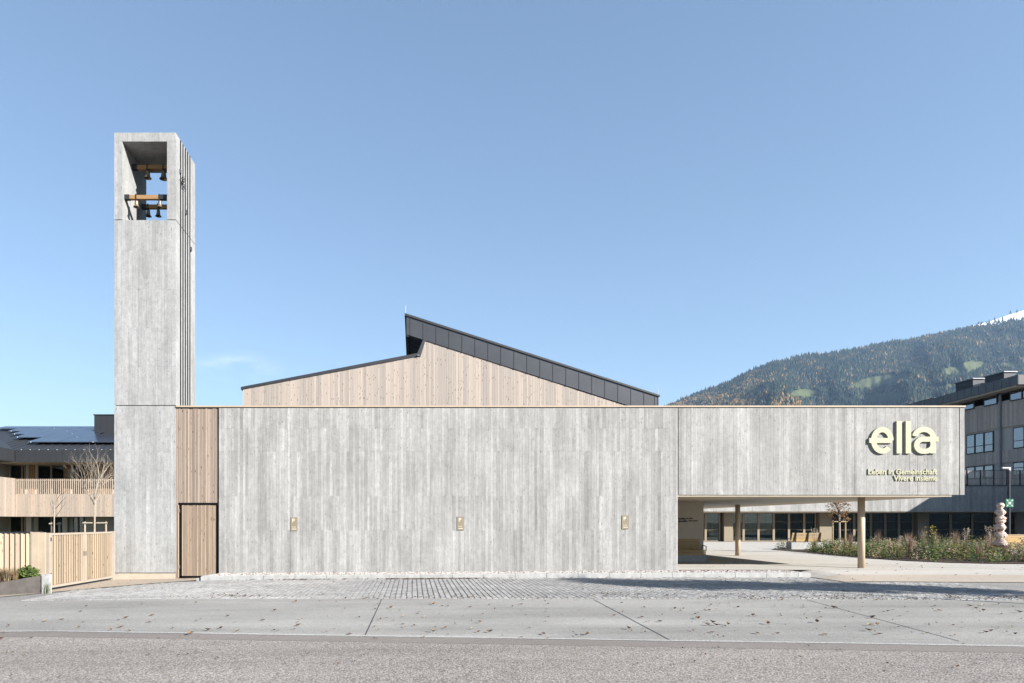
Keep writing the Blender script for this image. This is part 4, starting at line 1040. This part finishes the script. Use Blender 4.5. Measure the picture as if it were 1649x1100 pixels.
wing_window(1548, 1569, wz(642), wz(624), 1); wing_window(1584, 1606, wz(642), wz(622), 1); wing_window(1626, 1690, wz(642), wz(622), 3)
yd = wyp(1612.5); MB().tube((WX - .12, yd, 1), (WX - .12, yd, wz(622)), .09, n=10).build('downpipe', 'steel', WING)
B(WX - .35, WX + .02, yd - .3, yd + .1, wz(628), wz(617)).build('rain_hopper', 'dark_metal', WING)

# ================================================================= courtyard furniture
def bench(name_label, x0, x1, yfr, zg, facing, group='timber benches on concrete bases'):
    r = thing('bench', ((x0 + x1) / 2, yfr, zg), name_label, 'bench', group)
    f = facing                                            # -1: seat towards the camera, 1: back towards the camera
    Y = lambda a: yfr + a if f < 0 else yfr + .58 - a
    def bb(xa, xb, a, b, za, zb): return B(xa, xb, min(Y(a), Y(b)), max(Y(a), Y(b)), za, zb)
    bb(x0, x1, 0, .56, zg, zg + .27 if f < 0 else zg + .44).build('concrete_base', 'concrete_plain', r)
    st = zg + .44
    if f < 0:
        for k in range(4): bb(x0 + .02, x1 - .04, -.02, .02, zg + .275 + k * .045, zg + .275 + k * .045 + .036).build('slat', 'wood_bench', r, recalc=False)
    for k in range(5): bb(x0 + .02, x1 - .04, .03 + k * .09, .03 + k * .09 + .075, st + .012, st + .045).build('slat', 'wood_bench', r, recalc=False)
    for k in range(6):
        z = st + .07 + k * .082; t = .47 + k * .022
        bb(x0 + .02, x1 - .06, t, t + .03, z, z + .072).build('slat', 'wood_bench', r, recalc=False)
    for u in (.12, .5, .88):
        xx = x0 + (x1 - x0) * u
        MB().hexa([(xx-.03, Y(.51), st), (xx+.03, Y(.51), st), (xx+.03, Y(.55), st), (xx-.03, Y(.55), st), (xx-.03, Y(.62), st+.57), (xx+.03, Y(.62), st+.57), (xx+.03, Y(.66), st+.57), (xx-.03, Y(.66), st+.57)]).build('bracket', 'dark_steel', r)
    xe = x1 - .01 if f < 0 else x0 + .05
    MB().path([(xe, Y(.03), st), (xe, Y(.03), st + .19), (xe, Y(.42), st + .21), (xe, Y(.45), st)], .018).build('armrest', 'dark_steel', r)
    return r
bench('timber bench against the entrance wall under the canopy', 8.6, dX(1138, 27.75), 27.75 - D, .046, -1)
bench('pale timber bench on white base among the shrubs, its back to the street', dX(1275, 40), dX(1327, 40), 40 - D, .046, 1)
bench('timber bench at the right edge behind the lamp post', dX(1627, 34), dX(1690, 34), 34 - D, .046, -1)
# knobbly wrapped sculpture on a thin post
sx, sy = dX(1611, 27.6), 27.6 - D
S = thing('garden_totem', (sx, sy, .046), 'knobbly cream and pink wrapped totem on a thin post', 'sculpture')
pr = [(425,0),(430,24),(450,33),(468,28),(485,17),(500,33),(520,46),(538,36),(555,22),(568,38),(580,46),(588,42),(595,34),(602,40),(608,43),(620,36),(630,27),(648,38),(668,48),(688,38),(705,25),(722,40),(745,54),(765,42),(782,27),(805,48),(830,62),(845,56),(857,36),(857,0)]
prof = []
for yy, ww in pr: prof.append((ww / 6.11 * 27.6 / F, dZ(740 + yy / 6.11, 27.6)))
m_, nt_, p_, o_ = newmat('wrapped_yarn')
wv = N(nt_, 'ShaderNodeTexWave', wave_type='BANDS', bands_direction='DIAGONAL'); wv.inputs['Scale'].default_value = 6.5; wv.inputs['Distortion'].default_value = 7; wv.inputs['Detail'].default_value = 2
nt_.links.new(pos(nt_), wv.inputs['Vector']); rp_ = ramp(nt_, [(0.0, (0.20, 0.07, 0.075)), (0.22, (0.36, 0.24, 0.21)), (0.42, (0.44, 0.38, 0.325)), (1.0, (0.47, 0.42, 0.36))])
nt_.links.new(wv.outputs[0], rp_.inputs[0]); nt_.links.new(rp_.outputs[0], p_.inputs['Base Color']); p_.inputs['Roughness'].default_value = .85; bump(nt_, p_, wv.outputs[0], .6, .02)
MB().lathe(prof, (sx, sy, 0), 24, wob=lambda t, z: .06 * math.sin(3 * t + z * 9) + .03 * math.sin(7 * t - z * 14)).build('wrapped_body', 'wrapped_yarn', S, smooth=True)
MB().tube((sx, sy, .03), (sx, sy, .75), .028, n=8).build('post', 'white_paint', S)
# lamp post and assembly point sign
lx, ly = dX(1624.5, 36), 36 - D
r = thing('lamp_post', (lx, ly, .046), 'dark grey lamp post with short white angled head', 'lamp')
MB().tube((lx, ly, .03), (lx, ly, dZ(757, 36)), .075, .07, 12).build('pole', 'dark_steel', r)
B(lx - .36, lx + .07, ly - .05, ly + .05, dZ(754.5, 36), dZ(752.5, 36)).build('lamp_head', 'white_paint', r); B(lx - .03, lx + .07, ly - .05, ly + .05, dZ(759, 36), dZ(754.6, 36)).build('lamp_elbow', 'white_paint', r)
r = thing('assembly_sign', (lx - .03, ly - .1, dZ(817, 36)), 'square green assembly point sign with white figures on the lamp post', 'sign')
xa, xb, za, zb = dX(1617, 36), dX(1629.3, 36), dZ(816.8, 36), dZ(803.6, 36)
B(xa, xb, ly - .11, ly - .09, za, zb).build('plate', 'sign_green', r)
w_ = xb - xa; yy = ly - .114
for sx_ in (0, 1):
    for sz_ in (0, 1):
        cx, cz = (xa + .03 if not sx_ else xb - .03), (za + .03 if not sz_ else zb - .03); dx_ = (1 if not sx_ else -1) * .09; dz_ = (1 if not sz_ else -1) * .09
        m = MB(); m.add([(cx + dx_, yy, cz + dz_), (cx + dx_, yy, cz + dz_ * .3), (cx + dx_ * .3, yy, cz + dz_)], [(0, 1, 2)])
        m.add([(cx, yy - .001, cz + dz_ * .3), (cx + dx_ * .3, yy - .001, cz), (cx + dx_ * .8, yy - .001, cz + dz_ * .5), (cx + dx_ * .5, yy - .001, cz + dz_ * .8)], [(0, 1, 2, 3)])
        m.build('arrow', 'white_paint', r, recalc=False)
for k in (-1, 1):
    cx, cz = (xa + xb) / 2 + k * .038, (za + zb) / 2
    m = MB(); m.box(cx - .03, cx + .03, yy, ly - .108, cz - .0, cz + .055); m.box(cx - .026, cx - .004, yy, ly - .108, cz - .075, cz - .001); m.box(cx + .004, cx + .026, yy, ly - .108, cz - .075, cz - .001)
    m.lathe([(0, -.018), (.02, 0), (0, .018)], (cx, yy + .002, cz + .078), 8); m.build('figure', 'white_paint', r, recalc=False)

# planting bed in the courtyard
edge = [(1243, 885.5), (1262, 887), (1300, 890), (1350, 895), (1400, 899.5), (1460, 903.5), (1530, 906.5), (1590, 908), (1649, 908.5), (1760, 909.5)]
eg = [gpt(a, b, .05) for a, b in edge]
bed = MB(); far_ = [(21.9, 18.4), (24.5, 20.5), (30, 19), (36, 13), (36, 3.0)]
poly = eg + list(reversed(far_))
bed.add([(x_, y_, .072) for x_, y_ in poly], [tuple(range(len(poly)))])
structure(bed.build('planting_bed', 'soil', recalc=False), 'dark mulched planting bed on the plaza')
ex = np.array([p[0] for p in eg]); ey = np.array([p[1] for p in eg])
def inside(x_, y_):
    c = False; n = len(poly); j = n - 1
    for i in range(n):
        (xi, yi), (xj, yj) = poly[i], poly[j]
        if (yi > y_) != (yj > y_) and x_ < (xj - xi) * (y_ - yi) / (yj - yi) + xi: c = not c
        j = i
    return c
q = random.Random(55); m = MB(); cl = []
while len(cl) < 430:
    x_ = q.uniform(20, 34); y_ = q.uniform(3.2, 19)
    if x_ > 30 and q.random() < .5: continue
    if inside(x_, y_) and inside(x_ - .22, y_ - .12): cl.append((x_, y_))
for x_, y_ in cl:
    if abs(x_ - dX(1300, 40)) < 1.1 and abs(y_ - (40 - D) - .2) < .6: continue
    if abs(x_ - dX(1290, 40)) < 1.7 and 40 - D - 3.2 < y_ < 40 - D + .8 and q.random() < .85: continue
    kind = q.random(); near = min(math.hypot(x_ - a, y_ - b) for a, b in eg)
    h = (.26 + .42 * q.random() ** 1.6 + .24 * min(near, 1.6)) * (.62 if y_ > 13 else 1); rad = q.uniform(.26, .48)
    bt = .20 if kind < .34 else (.40 if kind < .50 else (.60 if kind < .66 else (.80 if kind < .80 else .92)))
    if kind < .90:
        for i in range(150):
            a = q.uniform(0, 6.3); e_ = math.acos(q.uniform(0, 1)); rr_ = q.random() ** .4
            leaf(m, Vector((x_ + math.cos(a) * math.sin(e_) * rad * rr_, y_ + math.sin(a) * math.sin(e_) * rad * rr_, .06 + h * math.cos(e_) * rr_)), q.uniform(.045, .10), q, min(1, max(0, bt + q.gauss(0, .12))), .3, .6)
    else:
        blades(m, Vector((x_, y_, .05)), 80, h * 1.35, .28, q, max(0, bt - .16), min(1, bt + .08), .006)
tag(m.build('courtyard_planting', 'foliage', recalc=False), 'mixed green, rust and straw ground planting in the courtyard bed', None, None, 'stuff')
def plumes(px, d, hpy, n, label, sp=.22):
    x_, y_ = dX(px, d), d - D; r = thing('plume_grass', (x_, y_, .05), label, 'grass', 'plumed grasses in the courtyard bed')
    s_ = MB(); pl = MB(); top = dZ(hpy, d)
    blades(s_, Vector((x_, y_, .05)), 110, (top - .05) * .62, sp * 1.8, q, .55, .95, .006)
    for i in range(n):
        a = q.uniform(0, 6.3); s2 = sp * q.uniform(.2, 1.1); h = (top - .05) * q.uniform(.72, 1)
        b = Vector((x_ + math.cos(a) * s2, y_ + math.sin(a) * s2, .05 + h)); b0 = Vector((x_, y_, .05)); s_.tube(b0, b, .006, .004, 4, .9)
        dr = (b - b0).normalized(); 
        for k in range(42):
            t = k / 42; leaf(pl, b - dr * .26 * (1 - t) + Vector((q.gauss(0, .02), q.gauss(0, .02), 0)) * math.sin(math.pi * t), q.uniform(.03, .06), q, q.random(), .9, .3)
    s_.build('blades', 'foliage', r, recalc=False); pl.build('plumes', 'plume', r, recalc=False)
plumes(1553, 29.5, 849, 9, 'plumed grass right of the yellow flowering plant'); plumes(1597, 29.0, 845, 9, 'tall plumed grass beside the wrapped totem')
plumes(1312, 38.2, 849, 7, 'white plumed grass behind the pale bench', .25); plumes(1448, 30.5, 862, 4, 'small plumed grass between yellow flowers and column', .15)
x_, y_ = dX(1500, 29.5), 29.5 - D; r = thing('yellow_flower_plant', (x_, y_, .05), 'dark stemmed plant with small yellow flowers in the bed', 'plant')
s_ = MB(); fl = MB()
for i in range(16):
    a = q.uniform(0, 6.3); s2 = q.uniform(.05, .34); b = Vector((x_ + math.cos(a) * s2, y_ + math.sin(a) * s2, dZ(q.uniform(845, 866), 29.5))); s_.tube((x_, y_, .05), b, .007, .005, 4, .05)
    for k in range(5): leaf(fl, b + Vector((q.gauss(0, .01), q.gauss(0, .01), q.gauss(0, .01))), .035, q, q.random(), 0, .8)
s_.build('stems', 'foliage', r, recalc=False); fl.build('flowers', 'yellow_petal', r, recalc=False)
# staked young tree with brown leaves
q = random.Random(9); tx, ty = dX(1352.3, 35.5), 35.5 - D
T = thing('young_tree', (tx, ty, .05), 'young tree with sparse rust brown leaves in the courtyard bed', 'tree')
MB().tube((tx, ty, .03), (tx - .02, ty, 1.95), .055, .04, 10).build('trunk', 'bark_light', T)
m = MB(); tips = []; lf = MB()
branch(m, Vector((tx - .02, ty, 1.9)), Vector((0, 0, 1)), .035, .5, 2, q, tips, .5, .3)
for k in range(12): branch(m, Vector((tx - .02, ty, 1.62 + .08 * k)), Vector((math.cos(k * 2.4), math.sin(k * 2.4), .5)).normalized(), .015, .34, 1, q, tips, .55, .2)
for p in tips:
    for i in range(9): leaf(lf, p + Vector((q.gauss(0, .07), q.gauss(0, .07), q.gauss(0, .06))), q.uniform(.06, .11), q, q.random(), -.2, .6)
m.build('branches', 'bark', T); lf.build('crown', 'autumn_leaf', T, recalc=False)
stake_frame(tx, ty, .05, dZ(838, 35.5), .33, 'two yellow timber stakes with crossbar around the rust leaved tree')

# tree just outside the frame on the right, its shadow falls across the bays
for tx, ty, cz_, rad0, sd, lab in ((16.8, -11.1, 6.0, 1.15, 4, 'tallest of three street trees beyond the right edge, nearest the hall'), (18.9, -11.0, 5.4, 1.1, 5, 'middle one of three street trees beyond the right edge'), (21.3, -11.2, 5.0, 1.15, 6, 'lowest of three street trees beyond the right edge, farthest from the hall')):
    q = random.Random(sd); T = thing('street_tree', (tx, ty, -.11), lab, 'tree', 'street trees beyond the right edge')
    m = MB(); tips = []; m.tube((tx, ty, -.15), (tx, ty, cz_ + .9), .09, .025, 10, caps=False)
    for k in range(14): branch(m, Vector((tx, ty, cz_ - 1.2 + .15 * k)), Vector((math.cos(k * 2.4), math.sin(k * 2.4), .6)).normalized(), .025, .75, 1, q, tips, .5, .2)
    m.build('trunk', 'bark', T, recalc=False); lf = MB()
    for i in range(4600):
        u = Vector((q.gauss(0, 1), q.gauss(0, 1), q.gauss(0, 1))).normalized() * q.random() ** .45
        rr_ = rad0 * (1 + .45 * noise.noise(u * 2.0 + Vector((sd, 0, 0))))
        leaf(lf, Vector((tx + u.x * rr_, ty + u.y * rr_, cz_ + u.z * rr_ * 1.1)), q.uniform(.11, .20), q, q.random() * .8, 0, .7)
    lf.build('crown', 'autumn_leaf', T, recalc=False)

# fallen leaves on lane, bays, plaza and along the kerb
q = random.Random(17); m = MB()
def litter(x_, y_, s):
    z = (gz(x_, y_) if y_ < -.02 else .046) + .012; a = q.uniform(0, 6.3); c_, sn = math.cos(a), math.sin(a); cu_ = q.uniform(.1, .45) * s; t = min(.99, max(0, q.gauss(.38, .24)))
    P = lambda u, v, h: (x_ + (u * c_ - v * sn) * s, y_ + (u * sn + v * c_) * s, z + h)
    m.add([P(-.5, 0, cu_ * .6), P(-.05, -.33, cu_ * .5), P(.5, 0, cu_), P(-.05, .33, cu_ * .8), P(0, 0, 0)], [(0, 1, 4), (1, 2, 4), (2, 3, 4), (3, 0, 4)], t)
for i in range(330):
    px = 1649 * q.random() ** .75; py = 968 + 62 * q.random() ** 1.2; x_, y_ = gpt(px, py, -.16); litter(x_, y_, q.uniform(.03, .085) if q.random() < .85 else .12)
for i in range(420):
    x_ = q.uniform(-6, 14); y_ = q.uniform(bay_y(x_), -2) if q.random() < .5 else bay_y(x_) + abs(q.gauss(0, .5)); litter(x_, y_, q.uniform(.03, .075))
for i in range(620):
    x_ = q.gauss(.5, 1.1) if q.random() < .72 else (q.gauss(-3.6, .7) if q.random() < .6 else q.uniform(-6, 12)); litter(x_, -1.24 - abs(q.gauss(0, .04)), q.uniform(.04, .085))
for i in range(26):
    cx_ = q.uniform(-6, 15); cy_ = bay_y(cx_) + q.uniform(-.15, .9); 
    for k in range(q.randrange(5, 22)): litter(cx_ + q.gauss(0, .5), cy_ + q.gauss(0, .12), q.uniform(.03, .09))
for i in range(90):
    x_ = q.uniform(10, 22); y_ = q.uniform(-2.8, 5); litter(x_, y_, q.uniform(.04, .09))
for i in range(70):
    px, py = q.uniform(0, 1649), 1045 + 50 * q.random(); x_, y_ = gpt(px, py, -.2); litter(x_, y_, q.uniform(.03, .06))
for i in range(60):
    x_, y_ = q.uniform(-10, -6.8), q.uniform(-4.5, -.3); litter(x_, y_, q.uniform(.02, .05))
tag(m.build('fallen_leaves', 'litter', recalc=False), 'brown and yellow leaves scattered over lane, bays and plaza', None, None, 'stuff')

# ================================================================= mountain
prof_px = [(760, 838), (850, 800), (950, 716), (1020, 682), (1080, 652), (1100, 643), (1130, 632), (1160, 622), (1185, 610), (1205, 600), (1225, 592), (1247, 584), (1266, 579.5), (1269, 581), (1276, 577), (1300, 573), (1330, 570), (1355, 567), (1380, 562), (1410, 556), (1440, 550), (1470, 546), (1500, 541), (1530, 535), (1555, 527), (1572, 522), (1590, 518), (1608, 512), (1622, 507), (1649, 499), (1720, 486), (1820, 482), (1950, 500), (2150, 560), (2500, 650), (2900, 780)]
ppx = np.array([p[0] for p in prof_px], float); ppy = np.array([p[1] for p in prof_px], float)
def fbm(x_, y_, o=5):
    return noise.fractal((x_, y_, 0.7), 1.0, 2.1, o)
def ridge_d(px): return 3300 + (px - 1080) * 0.9 + 120 * noise.noise((px * .006, 1.0, 0))
NU, NV = 420, 110
us = np.concatenate([np.linspace(760, 1080, 50), np.linspace(1083, 1700, 300), np.linspace(1706, 2900, 70)])
def slope_point(px, v):
    """v 0..1 from the valley edge to the ridge, 1..1.3 the far side"""
    dr = ridge_d(px); d0 = 1250 + 60 * noise.noise((px * .01, 4, 0)); zr_ = (842 - float(np.interp(px, ppx, ppy))) * dr / F + ZC
    if v <= 1:
        d = d0 + (dr - d0) * v; h = v ** 1.05
        gully = fbm(px * .016 + v * 1.2, v * 2.6) * .05 * math.sin(math.pi * min(1, v)) ** .7 + .015 * fbm(px * .06, v * 9, 4) * (1 - v) * min(1, v * 4)
        gully += .055 * math.sin(px * .021 + v * 2.2 + 2 * noise.noise((px * .01, v * 2, 3))) * math.sin(math.pi * min(1, v)) ** .8
        z = zr_ * max(0.0, h + gully * (1 - v ** 6)) - 2
        z = min(z, (zr_ * .985 if v < .985 else zr_) * d / dr * 1.0 + (0 if v < 1 else 0))
    else:
        d = dr + (v - 1) * 3000; z = zr_ * (1 - (v - 1) * .9)
    return Vector(((px - 665) * d / F, d - D, z)), v
def meadow(px, py):
    b = 0
    for cx, cy, rx, ry, rot in ((1412, 614, 40, 8.5, -.16), (1296, 633, 24, 6, -.03), (1425, 640, 32, 8, -.05), (1552, 592, 34, 7.5, -.2), (1530, 622, 26, 3.5, -.1), (1625, 585, 16, 2.5, -.15), (1450, 607, 18, 5, -.2)):
        dx_, dy_ = px - cx, py - cy - (px - cx) * rot; e_ = (dx_ / rx) ** 2 + (dy_ / ry) ** 2
        e_ += .45 * noise.noise((px * .12, py * .3, cx)) + .25 * noise.noise((px * .35, py * .8, cx))
        if e_ < 1: b = 1
    return b
vv = list(np.linspace(0, 1, NV - 6)) + [1.03, 1.08, 1.15, 1.22, 1.28, 1.35]
MV = []; MT = []
for u in us:
    for v in vv:
        p, _ = slope_point(u, v); MV.append(p)
nv = len(vv); MF = []; MTn = []
def to_px(p): d = p.y + D; return 665 + p.x * F / d, 842 - (p.z - ZC) * F / d
for i in range(len(us) - 1):
    for j in range(nv - 1):
        a, b, c, d = i*nv+j, (i+1)*nv+j, (i+1)*nv+j+1, i*nv+j+1
        MF.append((a, b, c, d)); c_ = (MV[a] + MV[c]) * .5; px, py = to_px(c_)
        t = 0.0
        if meadow(px, py) and vv[j] < .97: t = .5
        snow = c_.z - (1040 + 22 * fbm(c_.x * .006, c_.y * .006) + (0 if px > 1555 else 45 * min(1, (1555 - px) / 60)))
        if snow > 0: t = 1.0
        MTn.append(t)
mm = MB(); mm.v = [tuple(p) for p in MV]; mm.f = MF; mm.t = MTn
m_, nt_, p_, o_ = newmat('mountain')
rp_ = ramp(nt_, [(0.0, (0.035, 0.045, 0.022)), (0.3, (0.05, 0.05, 0.026)), (0.45, (0.060, 0.070, 0.034)), (0.6, (0.070, 0.080, 0.040)), (0.85, (0.75, 0.78, 0.82)), (1.0, (0.82, 0.84, 0.88))])
nt_.links.new(attr(nt_), rp_.inputs[0])
cc = mix(nt_, 'MULTIPLY', 1.0, rp_.outputs[0], rng(nt_, tex_noise(nt_, pos(nt_), .012, 6, .7), .3, .7, .72, 1.2)); nt_.links.new(cc, p_.inputs['Base Color']); p_.inputs['Roughness'].default_value = .95; p_.inputs['Specular IOR Level'].default_value = .05
structure(mm.build('mountain', 'mountain', smooth=True, recalc=False), 'forested mountain with green meadows and a snowy top')
# forest on its slope: tens of thousands of small conifers and larches in one mass
q = random.Random(99); cv = []; cf = []; ct = []
ang = [2 * math.pi * i / 5 for i in range(5)]
tries = 0
while len(ct) < 34000 * 5 and tries < 90000:
    tries += 1
    px = q.uniform(1060, 1675); v = q.uniform(.18, 1.0) ** .9
    p, _ = slope_point(px, v); qx, qy = to_px(p)
    if qy > 668: continue
    if meadow(qx, qy) or meadow(qx, qy - 3) or meadow(qx, qy - 6): continue
    zs_ = p.z + 4 - (1040 + 22 * fbm(p.x * .006, p.y * .006) + (0 if px > 1555 else 45 * min(1, (1555 - px) / 60)))
    if zs_ > 0 and q.random() < .985 - max(0, .25 - zs_ * .006): continue
    f_ = fbm(p.x * .006, p.y * .0035); o1 = fbm(p.x * .022 + 9, p.y * .012)
    larch = q.random() < .05 + .6 * max(0, f_ * .6 + o1 * 1.0 - .05) + (.20 if px < 1340 else 0) * max(0, .6 + f_)
    if qy > 640 and px < 1290 and q.random() < .6: larch = True
    t = (q.uniform(.78, 1.0) if larch else min(.72, max(0, .32 + .35 * f_ + .2 * o1 + q.gauss(0, .18))))
    h = q.uniform(9, 24) * (.72 if larch else 1) * (1 + .35 * o1); r_ = h * q.uniform(.18, .26) * (1.25 if larch else 1)
    b = len(cv); cv.append((p.x, p.y, p.z + h))
    a0 = q.random() * 6.3; zb = p.z + h * (.30 if larch else .10)
    for a in ang: cv.append((p.x + math.cos(a + a0) * r_, p.y + math.sin(a + a0) * r_, zb))
    for i in range(5): cf.append((b, b + 1 + i, b + 1 + (i + 1) % 5)); ct.append(t)
mm = MB(); mm.v = cv; mm.f = cf; mm.t = ct
tag(mm.build('mountain_forest', 'forest', recalc=False), 'dense conifer and golden larch forest covering the mountain slope', None, None, 'stuff')

# ---------------------------------------------------------------- air
hz = bpy.data.materials.new('haze'); hz.use_nodes = True; hn = hz.node_tree; hn.nodes.clear(); MAT['haze'] = hz
ho = N(hn, 'ShaderNodeOutputMaterial'); hv_ = N(hn, 'ShaderNodeVolumePrincipled'); hn.links.new(hv_.outputs[0], ho.inputs['Volume'])
hv_.inputs['Color'].default_value = (0.46, 0.68, 1.0, 1); hv_.inputs['Density'].default_value = 4.2e-5; hv_.inputs['Anisotropy'].default_value = 0.1
ha = B(-7600, 7600, -7600, 7600, -2.0, 1420).build('haze', 'haze'); tag(ha, 'thin bluish haze softening the distant mountain', None, None, 'stuff')
